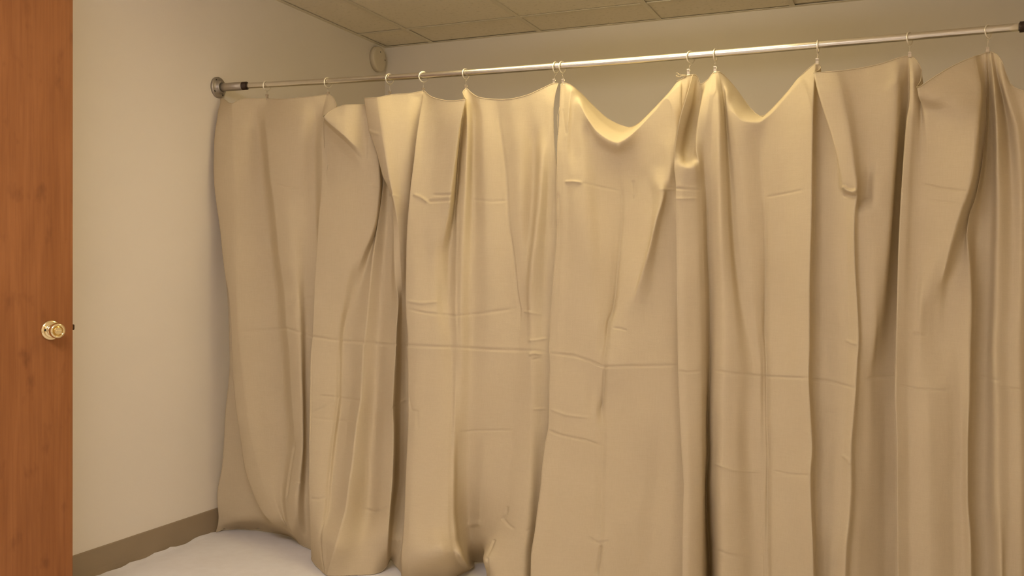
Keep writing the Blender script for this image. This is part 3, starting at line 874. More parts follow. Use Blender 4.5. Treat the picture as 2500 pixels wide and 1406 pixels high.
P2 = [
 (0.2, [(1370,205,.005),(1367,256,.01),(1365,305,.018),(1361,356,.03),(1360,420,.037),(1359,560,.042),(1351,685,.048),(1342,827,.06),(1341,850,.065),(1343,890,.068),(1341,969,.078),(1339,1040,.088),(1331,1087,.098),(1325,1135,.108),(1321,1186,.12),(1313,1245,.135),(1307,1293,.15),(1297,1364,.17),(1296,'F',.19)]),
 (0.2, [(1376,203,.0),(1377,256,.012),(1376,305,.022),(1374,356,.035),(1373,420,.043),(1373,560,.048),(1366,685,.053),(1358,827,.065),(1357,890,.072),(1355,969,.08),(1353,1040,.09),(1345,1135,.108),(1335,1245,.135),(1322,1364,.165),(1320,'F',.185)]),
 (0.6, [(1381,203,.0),(1390,265,.03),(1386,310,.035),(1384,340,.036),(1385,400,.042),(1386,500,.046),(1386,600,.05),(1382,700,.053),(1378,827,.063),(1376,900,.07),(1373,1040,.086),(1366,1135,.102),(1355,1245,.128),(1345,1364,.155),(1343,'F',.175)]),
 (0.1, [(1390,206,-.01),(1394,225,.02,.02),(1396,290,.022),(1394,360,.03),(1398,430,.05),(1404,520,.058),(1410,600,.06),(1414,700,.062),(1410,827,.066),(1404,900,.07),(1398,1040,.084),(1390,1135,.1),(1380,1245,.125),(1370,1364,.15),(1368,'F',.17)]),
 (0.1, [(1416,226,-.05),(1410,253,.025,.05),(1414,300,.03),(1420,370,.04),(1426,450,.052),(1434,550,.058),(1440,640,.06),(1442,740,.063),(1436,827,.066),(1430,900,.069),(1424,1040,.083),(1417,1135,.098),(1408,1245,.122),(1400,1364,.148),(1398,'F',.165)]),
 (0.2, [(1447,257,-.10),(1431,285,.045,.052),(1438,330,.025),(1450,400,.025),(1458,480,.028),(1464,570,.035),(1466,660,.045),(1464,740,.054),(1456,827,.064),(1450,885,.066),(1444,940,.066),(1440,1040,.08),(1436,1135,.093),(1430,1245,.118),(1422,1364,.142),(1420,'F',.16)]),
 (0.3, [(1482,289,-.13),(1456,320,.055,.055),(1464,365,.02),(1480,430,.015),(1488,500,.016),(1492,580,.022),(1490,660,.03),(1484,740,.04),(1472,827,.056),(1464,880,.064),(1458,940,.063),(1455,1040,.077),(1452,1135,.089),(1450,1245,.113),(1444,1364,.136),(1440,'F',.155)]),
 (0.35, [(1510,304,-.15),(1486,342,.065,.058),(1494,380,.02),(1510,436,.008),(1516,480,.006),(1516,549,.008),(1510,631,.014),(1502,720,.024),(1494,765,.032),(1483,800,.044),(1478,850,.058),(1474,893,.062),(1473,961,.058),(1468,1000,.056),(1473,1050,.072),(1471,1166,.086),(1467,1285,.115),(1465,1324,.125),(1460,'F',.15)]),
 (0.3, [(1533,311,-.15),(1508,349,.07,.06),(1512,385,.022),(1526,440,.01),(1530,490,.009),(1528,549,.012),(1520,631,.022),(1510,720,.038),(1502,765,.05),(1493,800,.06),(1489,850,.07),(1484,893,.074),(1482,961,.068),(1479,1000,.068),(1482,1050,.078),(1480,1166,.092),(1477,1285,.122),(1476,1324,.132),(1472,'F',.155)]),
 (0.3, [(1550,307,-.11),(1530,338,.06,.058),(1536,380,.022),(1548,440,.012),(1556,500,.014),(1556,560,.022),(1546,640,.04),(1530,720,.052),(1518,770,.06),(1508,810,.067),(1502,860,.074),(1498,893,.076),(1496,961,.072),(1495,1050,.08),(1493,1166,.094),(1490,1285,.122),(1488,'F',.152)]),
 (0.2, [(1572,290,-.05),(1560,313,.035,.055),(1566,360,.025),(1580,430,.02),(1590,500,.03),(1588,560,.044),(1573,630,.052),(1550,710,.058),(1534,765,.062),(1522,815,.067),(1516,860,.073),(1512,893,.075),(1510,961,.072),(1509,1050,.079),(1507,1166,.092),(1504,1285,.118),(1502,'F',.148)]),
 (0.1, [(1602,260,-.025),(1595,277,.03,.05),(1604,330,.028),(1620,400,.032),(1619,470,.07),(1600,545,.08),(1583,615,.079),(1562,685,.074),(1548,745,.06),(1542,800,.063),(1540,860,.067),(1538,893,.068),(1536,961,.068),(1534,1050,.075),(1530,1166,.086),(1524,1285,.11),(1520,'F',.14)]),
 (0.1, [(1632,228,-.008),(1628,242,.03,.045),(1638,300,.03),(1640,370,.04),(1634,440,.048),(1620,520,.048),(1606,600,.045),(1595,680,.045),(1588,750,.048),(1584,820,.053),(1580,893,.058),(1578,961,.06),(1576,1050,.068),(1568,1166,.078),(1556,1285,.1),(1548,'F',.13)]),
 (0.1, [(1662,195,.0),(1660,212,.02,.04),(1656,270,.03),(1650,340,.036),(1643,420,.04),(1635,500,.036),(1626,600,.034),(1620,680,.036),(1615,750,.04),(1612,820,.047),(1610,893,.054),(1610,961,.056),(1610,1050,.06),(1606,1166,.066),(1592,1285,.085),(1585,'F',.12)]),
 (0.1, [(1679,184,.0),(1674,230,.012),(1664,285,.015),(1656,340,.02),(1654,420,.024),(1654,500,.026),(1652,600,.027),(1650,680,.03),(1648,750,.034),(1646,820,.041),(1646,893,.05),(1648,1008,.06),(1650,1087,.07),(1648,1186,.082),(1640,1285,.1),(1635,'F',.13)]),
 (0.1, [(1687,183,.0),(1680,242,.0),(1670,285,.0),(1664,328,.002),(1660,370,.01),(1660,450,.015),(1663,542,.018),(1665,649,.02),(1666,756,.026),(1668,894,.04),(1672,1008,.05),(1676,1087,.06),(1680,1186,.075),(1678,1265,.09),(1676,'F',.12)]),
 (0.75, [(1691,182,.01),(1673,242,.06),(1660,285,.072),(1652,328,.08),(1647,370,.085),(1646,410,.085),(1650,450,.082),(1651,542,.08),(1652,649,.08),(1653,756,.085),(1655,894,.098),(1659,1008,.108),(1663,1087,.12),(1669,1186,.138),(1667,1265,.155),(1665,'F',.19)]),
 (0.1, [(1696,182,.0),(1690,235,.02),(1676,290,.035),(1663,340,.05),(1656,380,.075),(1660,408,.092,.158),(1664,450,.085),(1666,542,.082),(1668,649,.082),(1670,756,.087),(1672,894,.1),(1674,1008,.11),(1678,1087,.122),(1683,1186,.138),(1681,1265,.155),(1679,'F',.188)]),
 (0.1, [(1703,188,-.01),(1700,240,-.02),(1690,300,-.025),(1682,350,-.01),(1676,388,.03),(1678,411,.096,.158),(1680,455,.078),(1682,542,.075),(1685,649,.075),(1688,756,.078),(1690,894,.09),(1692,1008,.1),(1694,1087,.11),(1697,1186,.125),(1697,1265,.14),(1695,'F',.17)]),
 (0.2, [(1709,205,-.015),(1708,250,-.03),(1702,300,-.03),(1695,350,-.01),(1692,380,.03),(1695,405,.09,.152),(1700,455,.065),(1703,542,.06),(1706,649,.06),(1709,756,.062),(1711,894,.072),(1712,1008,.08),(1713,1087,.088),(1714,1186,.1),(1714,1265,.112),(1713,'F',.14)]),
 (0.5, [(1728,195,.0),(1716,240,.04),(1706,290,.055),(1701,330,.06),(1700,362,.068),(1706,395,.07,.142),(1712,455,.045),(1716,542,.04),(1719,649,.038),(1722,756,.038),(1723,894,.045),(1722,1008,.05),(1722,1087,.055),(1720,1186,.06),(1720,1265,.065),(1723,'F',.085)]),
 (0.3, [(1741,178,.0),(1733,230,.045),(1724,290,.055),(1719,340,.05),(1719,400,.035),(1724,471,.02),(1726,578,.015),(1730,685,.01),(1732,791,.01),(1732,894,.005),(1730,950,.0),(1727,1028,-.015),(1729,1107,-.02),(1724,1186,-.035),(1726,1265,-.055),(1731,1344,-.065),(1733,'F',-.05)]),
 (0.1, [(1744,176,.0),(1742,230,.045),(1738,290,.05),(1736,340,.045),(1736,400,.04),(1740,471,.04),(1743,578,.042),(1747,685,.045),(1748,791,.05),(1746,894,.055),(1743,960,.055),(1742,1028,.05),(1742,1107,.05),(1738,1186,.045),(1739,1265,.04),(1743,1344,.045),(1745,'F',.06)]),
 (0.1, [(1748,175,.0),(1753,238,.045),(1756,300,.056),(1757,400,.06),(1760,507,.063),(1764,613,.067),(1768,720,.07),(1770,827,.075),(1767,894,.08),(1764,1008,.088),(1766,1166,.1),(1767,1300,.115),(1766,'F',.145)]),
 (0.1, [(1753,175,.0),(1762,238,.02),(1767,300,.025),(1771,400,.034),(1775,507,.042),(1781,613,.05),(1789,720,.055),(1798,827,.06),(1800,894,.066),(1795,1008,.074),(1796,1166,.086),(1798,1300,.1),(1797,'F',.13)]),
 (0.1, [(1757,176,-.005),(1768,225,.0,.025),(1773,290,.0),(1779,380,.004),(1786,487,.01),(1794,613,.016),(1808,720,.022),(1827,827,.028),(1838,900,.034),(1836,969,.038),(1830,1048,.04),(1836,1206,.052),(1842,1364,.07),(1842,'F',.09)]),
 (0.2, [(1774,190,-.03),(1773,235,.015,.03),(1778,290,.022),(1788,380,.022),(1797,487,.022),(1806,613,.024),(1820,720,.028),(1840,827,.03),(1849,900,.034),(1848,969,.038),(1846,1048,.04),(1849,1206,.05),(1853,1364,.066),(1854,'F',.085)]),
 (0.2, [(1799,219,-.06),(1783,274,.03,.052),(1792,320,.034),(1806,400,.032),(1818,487,.03),(1828,613,.028),(1838,720,.03),(1850,827,.03),(1857,900,.034),(1856,969,.038),(1856,1048,.041),(1858,1206,.05),(1861,1364,.065),(1863,'F',.083)]),
 (0.2, [(1830,262,-.08),(1812,296,.04,.052),(1818,340,.034),(1832,400,.024),(1842,487,.018),(1850,613,.018),(1855,720,.02),(1860,802,.02),(1864,890,.026),(1865,1000,.032),(1867,1107,.042),(1866,1206,.052),(1867,1325,.066),(1869,'F',.083)]),
 (0.5, [(1863,285,-.02),(1854,299,.035,.05),(1855,335,.02),(1858,400,.01),(1864,469,.007),(1868,578,.006),(1869,649,.006),(1867,756,.01),(1866,802,.014),(1870,890,.024),(1871,1000,.032),(1874,1107,.042),(1872,1206,.052),(1873,1325,.066),(1875,'F',.083)]),
 (0.2, [(1881,269,-.005),(1876,285,.03,.045),(1874,335,.026),(1874,400,.02),(1877,469,.018),(1880,578,.018),(1881,649,.018),(1880,756,.022),(1879,802,.028),(1882,890,.038),(1883,1000,.048),(1885,1107,.058),(1884,1206,.07),(1884,1325,.086),(1886,'F',.105)]),
 (0.1, [(1921,226,.0),(1914,244,.025,.035),(1910,310,.03),(1912,400,.03),(1916,480,.032),(1918,578,.034),(1918,700,.038),(1919,802,.045),(1922,890,.055),(1924,1000,.065),(1927,1107,.075),(1926,1206,.086),(1926,1325,.104),(1928,'F',.125)]),
 (0.1, [(1958,183,.0),(1953,202,.02,.03),(1950,300,.042),(1952,400,.052),(1953,480,.058),(1952,578,.062),(1950,700,.066),(1950,802,.072),(1951,890,.08),(1953,1000,.087),(1957,1107,.098),(1955,1206,.11),(1957,1325,.128),(1960,'F',.15)]),
 (0.75, [(1991,155,.0),(1988,202,.03),(1984,309,.058),(1982,416,.068),(1981,522,.075),(1978,613,.08),(1976,720,.083),(1976,827,.088),(1974,921,.096),(1978,1008,.104),(1982,1095,.115),(1978,1159,.125),(1980,1246,.138),(1984,1340,.155),(1987,'F',.17)]),
 (0.1, [(1998,157,.0),(1997,202,.0),(1993,309,.01),(1991,416,.015),(1990,522,.018),(1988,613,.02),(1987,720,.022),(1987,827,.028),(1986,921,.036),(1990,1008,.044),(1994,1095,.055),(1992,1159,.062),(1994,1246,.075),(1998,1340,.09),(2000,'F',.105)]),
 (0.1, [(2003,163,.0),(2006,202,.0),(2008,309,.015),(2010,416,.022),(2012,522,.026),(2014,613,.03),(2016,720,.034),(2018,827,.038),(2018,921,.045),(2018,1008,.054),(2020,1095,.066),(2018,1159,.073),(2016,1246,.086),(2014,1340,.1),(2012,'F',.118)]),
 (0.2, [(2001,170,.015),(2010,215,.025),(2024,300,.035),(2044,390,.045),(2046,440,.045),(2042,522,.045),(2043,613,.05),(2046,720,.055),(2050,827,.06),(2050,921,.068),(2046,1008,.076),(2042,1107,.088),(2038,1186,.097),(2036,1265,.107),(2030,1344,.12),(2025,'F',.14)]),
 (0.6, [(1986,178,.07),(1996,222,.08),(2010,268,.083),(2031,332,.086),(2048,398,.088),(2056,440,.086),(2062,480,.062),(2066,560,.06),(2067,650,.062),(2069,750,.066),(2071,827,.072),(2068,921,.08),(2064,1008,.088),(2058,1107,.099),(2055,1186,.108),(2052,1265,.118),(2044,1344,.13),(2038,'F',.15)]),
 (0.5, [(2040,174,.062),(2054,222,.085),(2066,280,.092),(2077,345,.097),(2086,410,.1),(2091,450,.1),(2091,480,.09),(2086,522,.088),(2085,578,.088),(2087,649,.088),(2091,720,.09),(2095,791,.092),(2096,827,.096),(2092,890,.101),(2089,945,.105),(2084,1008,.11),(2077,1107,.12),(2077,1186,.128),(2073,1265,.138),(2065,1344,.15),(2057,'F',.17)]),
 (0.3, [(2062,172,.052),(2076,222,.062),(2088,280,.066),(2096,345,.068),(2101,410,.065),(2102,450,.05),(2100,485,.04),(2097,524,.07),(2095,578,.066),(2097,649,.066),(2100,720,.068),(2103,791,.072),(2104,827,.075),(2100,890,.078),(2098,945,.08),(2094,1008,.084),(2089,1107,.092),(2089,1186,.1),(2086,1265,.108),(2079,1344,.12),(2072,'F',.14)]),
 (0.1, [(2100,167,.035),(2112,222,.05),(2116,280,.055),(2118,345,.058),(2118,410,.055),(2117,450,.04),(2114,480,.038),(2112,515,.076),(2112,560,.072),(2113,649,.07),(2115,720,.07),(2117,791,.072),(2116,827,.072),(2111,890,.07),(2108,945,.07),(2106,1008,.072),(2104,1107,.078),(2104,1186,.086),(2102,1265,.095),(2096,1344,.108),(2090,'F',.125)]),
 (0.1, [(2150,156,.02),(2152,222,.048),(2150,280,.056),(2146,345,.062),(2140,410,.066),(2136,455,.074),(2136,500,.076),(2135,540,.072),(2135,649,.07),(2136,720,.07),(2138,791,.068),(2133,850,.062),(2124,921,.056),(2125,1008,.058),(2122,1107,.066),(2120,1186,.072),(2118,1265,.08),(2112,1344,.092),(2108,'F',.11)]),
 (0.2, [(2195,141,.005),(2192,200,.045),(2188,280,.055),(2184,345,.058),(2180,410,.06),(2174,507,.06),(2165,613,.058),(2157,702,.054),(2149,780,.05),(2142,840,.04),(2138,921,.036),(2140,1008,.04),(2141,1107,.046),(2140,1265,.058),(2136,'F',.09)]),
 (0.15, [(2213,137,.0),(2208,200,.015),(2203,280,.008),(2198,345,.0),(2194,410,-.008),(2188,507,-.012),(2182,613,-.012),(2176,702,-.01),(2171,780,-.004),(2166,840,.002),(2163,921,.01),(2162,1008,.016),(2162,1107,.024),(2162,1265,.038),(2160,'F',.07)]),
 (0.1, [(2218,137,.0),(2218,200,.0),(2212,280,-.012),(2208,345,-.02),(2205,410,-.025),(2200,507,-.028),(2196,613,-.028),(2193,702,-.026),(2190,780,-.02),(2188,840,-.012),(2186,921,-.002),(2186,1008,.006),(2188,1107,.014),(2188,1265,.03),(2188,'F',.06)]),
 (0.7, [(2222,137,.0),(2222,200,.04),(2214,300,.058),(2206,400,.066),(2199,507,.072),(2194,613,.076),(2191,720,.08),(2189,809,.086),(2187,898,.094),(2186,969,.1),(2190,1087,.112),(2190,1206,.125),(2191,1320,.14),(2192,'F',.16)]),
 (0.3, [(2227,138,.0),(2230,200,.048),(2226,300,.058),(2220,400,.062),(2214,507,.066),(2210,613,.07),(2207,720,.072),(2204,809,.076),(2202,898,.083),(2202,969,.088),(2205,1087,.1),(2205,1206,.112),(2206,1320,.128),(2206,'F',.148)]),
 (0.1, [(2240,150,.01),(2241,195,.03),(2240,260,.045),(2236,340,.048),(2232,420,.05),(2228,507,.054),(2224,613,.058),(2221,720,.062),(2218,809,.067),(2216,898,.074),(2217,969,.08),(2220,1087,.09),(2221,1206,.102),(2222,1320,.118),(2222,'F',.138)]),
 (0.1, [(2250,172,.01),(2250,200,.02),(2248,260,.03),(2250,340,.04),(2248,420,.045),(2244,507,.05),(2240,613,.054),(2236,720,.058),(2232,809,.063),(2230,898,.072),(2231,969,.08),(2234,1087,.092),(2235,1206,.104),(2236,1320,.12),(2236,'F',.14)]),
 (0.5, [(2239,216,.11),(2243,232,.105,.016),(2256,268,.055),(2262,340,.048),(2264,420,.052),(2262,507,.056),(2258,613,.06),(2252,702,.072),(2246,790,.068),(2246,898,.077),(2247,969,.085),(2250,1087,.097),(2251,1206,.109),(2252,1320,.124),(2252,'F',.145)]),
 (0.3, [(2278,190,.085),(2282,238,.1,.024),(2288,270,.06),(2292,340,.052),(2294,420,.058),(2292,507,.064),(2286,600,.068),(2274,690,.074),(2264,780,.058),(2264,898,.074),(2266,969,.086),(2270,1087,.098),(2270,1206,.11),(2272,1320,.125),(2272,'F',.148)]),
 (0.1, [(2330,159,.05),(2326,243,.09,.03),(2332,290,.072),(2340,345,.07),(2338,420,.076),(2326,507,.078),(2308,600,.078),(2292,690,.068),(2280,780,.052),(2284,898,.068),(2287,969,.08),(2290,1087,.09),(2290,1206,.102),(2292,1320,.118),(2292,'F',.14)]),
 (0.55, [(2380,138,.02),(2394,206,.055),(2390,265,.072),(2383,343,.086),(2374,421,.09),(2363,468,.09),(2347,510,.086),(2328,571,.082),(2310,640,.08),(2297,702,.06),(2292,780,.05),(2304,898,.064),(2309,969,.072),(2312,1087,.08),(2310,1206,.09),(2312,1320,.106),(2312,'F',.128)]),
 (0.2, [(2396,133,.0),(2404,206,.005),(2402,265,.005),(2396,343,.01),(2387,421,.015),(2375,468,.015),(2360,520,.015),(2346,575,.02),(2328,640,.03),(2313,702,.042),(2306,780,.047),(2322,898,.062),(2328,969,.064),(2330,1087,.07),(2328,1206,.08),(2330,1320,.096),(2330,'F',.118)]),
 (0.1, [(2401,131,.0),(2408,206,.0),(2407,265,.0),(2402,343,.002),(2392,421,.004),(2382,468,.004),(2366,530,.006),(2356,575,.015),(2346,640,.03),(2336,702,.042),(2334,780,.052),(2342,898,.06),(2346,969,.062),(2346,1087,.068),(2345,1206,.078),(2348,1320,.094),(2348,'F',.115)]),
 (0.65, [(2406,129,.0),(2410,206,.01),(2410,265,.012),(2404,343,.014),(2394,421,.015),(2382,480,.016),(2365,530,.02),(2360,575,.036),(2364,620,.048),(2369,684,.058),(2371,756,.064),(2368,850,.07),(2367,898,.074),(2366,969,.08),(2362,1087,.09),(2362,1206,.1),(2370,1345,.118),(2372,'F',.135)]),
 (0.1, [(2411,127,.0),(2415,206,-.005),(2415,265,-.01),(2412,343,-.018),(2406,421,-.02),(2398,480,-.018),(2390,560,-.014),(2386,613,-.01),(2384,684,-.005),(2383,756,.0),(2381,850,.006),(2380,898,.012),(2379,969,.018),(2376,1087,.028),(2376,1206,.04),(2384,1345,.06),(2386,'F',.08)]),
 (0.1, [(2414,126,.0),(2419,206,.012),(2421,265,.0),(2422,343,-.005),(2419,421,-.008),(2416,500,-.006),(2413,613,-.002),(2411,684,.002),(2409,756,.006),(2406,850,.012),(2404,898,.018),(2404,969,.024),(2404,1087,.034),(2404,1206,.046),(2408,1345,.065),(2410,'F',.1)]),
 (0.1, [(2418,126,.0),(2427,206,.05),(2433,300,.058),(2436,400,.06),(2438,500,.06),(2437,613,.06),(2434,756,.06),(2430,850,.064),(2432,898,.068),(2436,1000,.076),(2438,1206,.096),(2440,1345,.112),(2442,'F',.13)]),
 (0.1, [(2424,128,.0),(2437,190,.018),(2450,245,.006),(2462,320,.006),(2468,400,.02),(2472,500,.034),(2472,613,.042),(2468,756,.046),(2462,850,.052),(2462,898,.057),(2464,1000,.066),(2466,1206,.086),(2468,'F',.12)]),
 (0.3, [(2440,139,.02),(2447,190,.045),(2464,250,.05),(2484,320,.052),(2490,400,.054),(2493,500,.056),(2492,613,.056),(2490,756,.056),(2488,850,.06),(2489,898,.064),(2491,1000,.073),(2492,1206,.094),(2494,'F',.128)]),
 (0.1, [(2475,213,.03),(2490,260,.035),(2508,330,.035),(2514,420,.038),(2516,500,.04),(2516,613,.038),(2514,756,.036),(2512,850,.04),(2513,898,.045),(2515,1000,.055),(2516,1206,.076),(2518,'F',.11)]),
 (0.1, [(2515,225,.03),(2530,280,.045),(2540,350,.05),(2545,450,.055),(2545,613,.055),(2545,800,.055),(2545,1000,.07),(2545,1206,.09),(2548,'F',.12)]),
 (0.1, [(2560,180,.0),(2562,280,.02),(2566,400,.02),(2568,613,.02),(2568,900,.03),(2570,1206,.05),(2572,'F',.09)]),
]

# creases: polyline, line depth, line width (px of relief), soft rise on both sides
C1 = [
 ([(575,812),(640,806),(701,802),(763,822),(830,832),(893,836),(960,842),(1000,843),(1113,848),(1200,853),(1320,856),(1342,862)], -.0022, 3.2, .0016),
 ([(664,446),(700,458),(740,457)], -.0016, 2.6, .0006),
 ([(905,452),(924,455)], -.0018, 2.6, .0),
 ([(1010,474),(1030,482),(1048,495)], .0028, 3.0, .0008),
 ([(1058,476),(1080,475),(1106,474)], -.0026, 2.8, .0008),
 ([(1044,492),(1070,490),(1104,488)], -.0026, 3.0, .001),
 ([(995,735),(1030,740),(1075,736)], .0018, 3.0, .0006),
 ([(1000,756),(1040,764),(1110,771),(1170,766),(1262,752)], -.0016, 3.0, .0008),
 ([(700,742),(730,732),(765,726)], -.0016, 2.8, .0006),
 ([(950,480),(962,476),(975,482)], .002, 3.0, .0),
 ([(1135,485),(1200,492),(1240,490)], -.0008, 3.0, .0004),
 ([(1118,1056),(1160,1051),(1250,1050)], -.0014, 2.6, .0005),
 ([(757,1010),(800,990),(826,970)], -.0008, 2.8, .0),
 ([(780,966),(826,970),(880,978)], -.0018, 2.6, .0006),
 ([(760,1020),(815,1026),(872,1029)], -.001, 2.8, .0004),
 ([(760,1217),(780,1219),(796,1214)], -.002, 2.6, .0006),
 ([(880,1240),(915,1250),(948,1238)], -.0022, 3.2, .001),
 ([(958,996),(975,985),(993,974)], .003, 3.2, .0),
 ([(720,1178),(745,1177)], -.002, 2.8, .0),
 ([(1240,1236),(1236,1256),(1228,1268)], -.0035, 2.4, .0),
 ([(1230,1266),(1242,1280),(1256,1292)], -.0022, 2.6, .0006),
 ([(1285,1296),(1300,1290),(1312,1284)], -.002, 2.6, .0),
 ([(1208,1316),(1198,1342),(1190,1358)], -.005, 2.6, .0),
 ([(1190,1360),(1192,1404)], -.004, 2.2, .0),
 ([(1292,866),(1305,862),(1322,864)], .003, 3.0, .0),
 ([(1300,878),(1310,876),(1320,874)], -.002, 2.6, .0),
 ([(1300,999),(1320,998),(1334,997)], .002, 2.4, .0),
 ([(1278,760),(1300,764),(1320,768)], .0018, 2.6, .0),
 ([(1290,832),(1310,830),(1335,826)], .002, 2.6, .0),
 ([(1119,1290),(1150,1280),(1175,1276)], .003, 6.0, .0),
 ([(573,440),(576,640)], -.0007, 2.4, .0003),
 ([(996,958),(1005,1003),(1018,1004),(1018,1050)], -.0014, 2.4, .0),
 ([(898,318),(912,324),(926,328)], .0022, 4.0, .0),
 ([(1219,262),(1219,299),(1225,342),(1234,413),(1239,489),(1244,560),(1255,631),(1263,713),(1270,756),(1268,802)], -.0028, 2.6, .0),
 ([(719,1079),(708,1150),(698,1222)], -.004, 2.6, .0),
 ([(826,850),(824,969),(816,1040),(808,1107),(800,1186),(795,1245),(777,1325)], -.003, 3.0, .0),
 ([(914,578),(905,684),(900,756),(893,823),(889,850),(881,976),(872,1028),(862,1127),(854,1178),(844,1245),(836,1273),(816,1344),(798,1402)], .002, 2.6, .0),
 ([(1117,500),(1114,631),(1113,738),(1115,837)], .0015, 2.4, .0),
 ([(1338,420),(1335,507),(1327,649),(1324,738),(1322,850)], -.0012, 2.2, .0),
]
C2 = [
 ([(1342,862),(1400,868),(1440,880),(1475,895),(1560,893),(1655,892)], -.0022, 2.8, .0016),
 ([(1655,905),(1680,909),(1712,906)], -.002, 2.6, .0012),
 ([(1735,903),(1800,912),(1870,919),(1975,923)], -.0022, 2.8, .0014),
 ([(1976,924),(2030,932),(2089,948)], -.0022, 3.0, .0014),
 ([(2115,925),(2150,920),(2186,920)], -.002, 4.0, .0014),
 ([(2187,938),(2240,950),(2320,952)], -.002, 2.8, .0014),
 ([(2368,922),(2400,920),(2440,930)], -.002, 4.0, .0014),
 ([(2440,945),(2500,952)], -.002, 3.0, .001),
 ([(1380,444),(1400,443),(1420,446)], .003, 2.6, .0008),
 ([(1420,446),(1470,458),(1515,467)], -.0008, 3.0, .0005),
 ([(1610,462),(1648,463)], .0016, 2.4, .0),
 ([(1650,460),(1680,461),(1712,464)], -.0026, 2.8, .001),
 ([(1650,485),(1680,485),(1702,484)], .0016, 2.4, .0),
 ([(1868,482),(1910,474),(1960,464)], -.0014, 2.6, .0006),
 ([(2055,455),(2068,466),(2084,470),(2094,462)], .009, 4.5, .0),
 ([(2060,472),(2080,480),(2094,476)], -.006, 5.0, .0),
 ([(2250,448),(2300,460),(2363,467)], -.0024, 2.6, .0008),
 ([(2260,487),(2300,492),(2340,496)], -.0012, 2.6, .0),
 ([(2230,813),(2245,815),(2262,815)], -.0022, 2.6, .0),
 ([(2066,830),(2080,838),(2092,840)], .0026, 3.0, .0),
 ([(1343,998),(1380,1012),(1440,1020)], .0012, 3.0, .0005),
 ([(1338,1050),(1370,1062),(1430,1074),(1468,1088)], -.002, 2.6, .0006),
 ([(1435,1310),(1460,1325),(1490,1320)], -.0016, 2.6, .0006),
 ([(1740,1129),(1790,1148),(1855,1151)], .0016, 2.8, .0005),
 ([(1888,1149),(1930,1158),(1976,1160)], -.0016, 2.8, .0006),
 ([(1737,1338),(1780,1354),(1835,1360)], -.002, 2.8, .0006),
 ([(1545,440),(1550,470),(1545,490)], -.003, 2.6, .0),
 ([(1362,470),(1365,510),(1362,545),(1357,562)], -.003, 2.2, .0),
 ([(1497,800),(1515,802),(1530,806)], -.0016, 2.6, .0),
 ([(2006,1005),(2050,1010)], -.0006, 3.0, .0),
 ([(2055,1110),(2070,1122),(2076,1134)], .002, 4.0, .0),
 ([(1468,1330),(1462,1372),(1457,1404)], -.005, 2.6, .0),
 ([(1476,900),(1472,960),(1468,998)], -.004, 2.4, .0),
 ([(1516,436),(1520,500),(1518,549),(1511,631),(1502,720),(1495,760),(1484,784),(1480,827),(1475,873),(1473,894)], -.0026, 2.6, .0),
 ([(1867,482),(1869,578),(1869,649),(1867,756),(1865,802),(1870,880),(1870,921),(1872,1048),(1875,1107),(1872,1206),(1872,1325)], -.0024, 2.6, .0),
 ([(1725,471),(1726,578),(1730,685),(1732,791),(1732,894)], -.003, 2.6, .0),
 ([(1371,400),(1368,560),(1360,738),(1353,850)], -.001, 2.2, .0),
 ([(1373,265),(1378,300),(1383,332)], -.0012, 2.2, .0),
 ([(1393,265),(1390,300),(1385,330)], -.0012, 2.2, .0),
 ([(2085,520),(2087,649),(2091,720),(2094,791)], .002, 2.6, .0),
 ([(1650,465),(1651,542),(1652,649),(1653,756)], .0015, 2.2, .0),
]
cur1 = build_curtain('canvas_curtain', P1, C1, 640, 3, 'left natural canvas drop-cloth curtain, hung from the flange to the seam at mid rod')
cur2 = build_curtain('canvas_curtain', P2, C2, 640, 5, 'right natural canvas drop-cloth curtain with deep swags, running off to the right')

# frayed threads on the hem of the right curtain
bm = bmesh.new()
r3 = random.Random(4)
for k in range(5):
    a = on_y(1676 + r3.uniform(-3, 3), 184 + r3.uniform(-2, 3), YR - 0.004)
    pts = [a]
    for q in range(6):
        a = a + np.array([-0.004 + r3.uniform(-.004, .002), r3.uniform(-.003, .003), r3.uniform(-.005, .0045)])
        pts.append(a)
    tube(bm, pts, 0.0009, 5)
obj('frayed_thread', bm, M_CANVAS, cur2, True)
bm = bmesh.new()
pts = [on_y(x, y, YR - 0.02 - 0.0005 * k) for k, (x, y) in enumerate([(1366, 262), (1364, 276), (1361, 282), (1360, 290), (1361, 300), (1362, 330)])]
tube(bm, pts, 0.0008, 5)
obj('loose_thread', bm, M_CANVAS, cur2, True)

# ------------------------------------------------------------------ clip rings
R_IN, R_W = 0.0168, 0.0023
RINGS = [
 (652, .80, (652, 230, 244), 'bright clip ring nearest the wall flange'),
 (801, .77, (801, 224, 238), 'second clip ring from the wall flange, above the small open pleat'),
 (951, .75, (952, 222, 234), 'third clip ring from the wall flange, over the folded flap corner'),
 (1034, .88, (1033, 214, 226), 'round-looking clip ring seen almost face on, fourth from the flange'),
 (1137, .60, (1138, 207, 221), 'clip ring over the tightly looped hem, fifth from the flange'),
 (1357, .55, (1353, 193, 207), 'left ring of the close pair at the seam between the two curtains'),
 (1373, .60, (1375, 193, 207), 'right ring of the close pair at the seam between the two curtains'),
 (1686, .67, (1681, 169, 184), 'clip ring beside the frayed threads, right of the deepest swag'),
 (1746, .30, (1746, 162, 177), 'narrow-looking clip ring left of the second swag'),
 (1997, .14, (1995, 143, 158), 'clip ring seen edge on at the right end of the second swag'),
 (2220, .40, (2221, 127, 139), 'second clip ring from the right end of the rod'),
 (2412, .45, (2411, 115, 129), 'dull clip ring nearest the right end of the rod'),
]


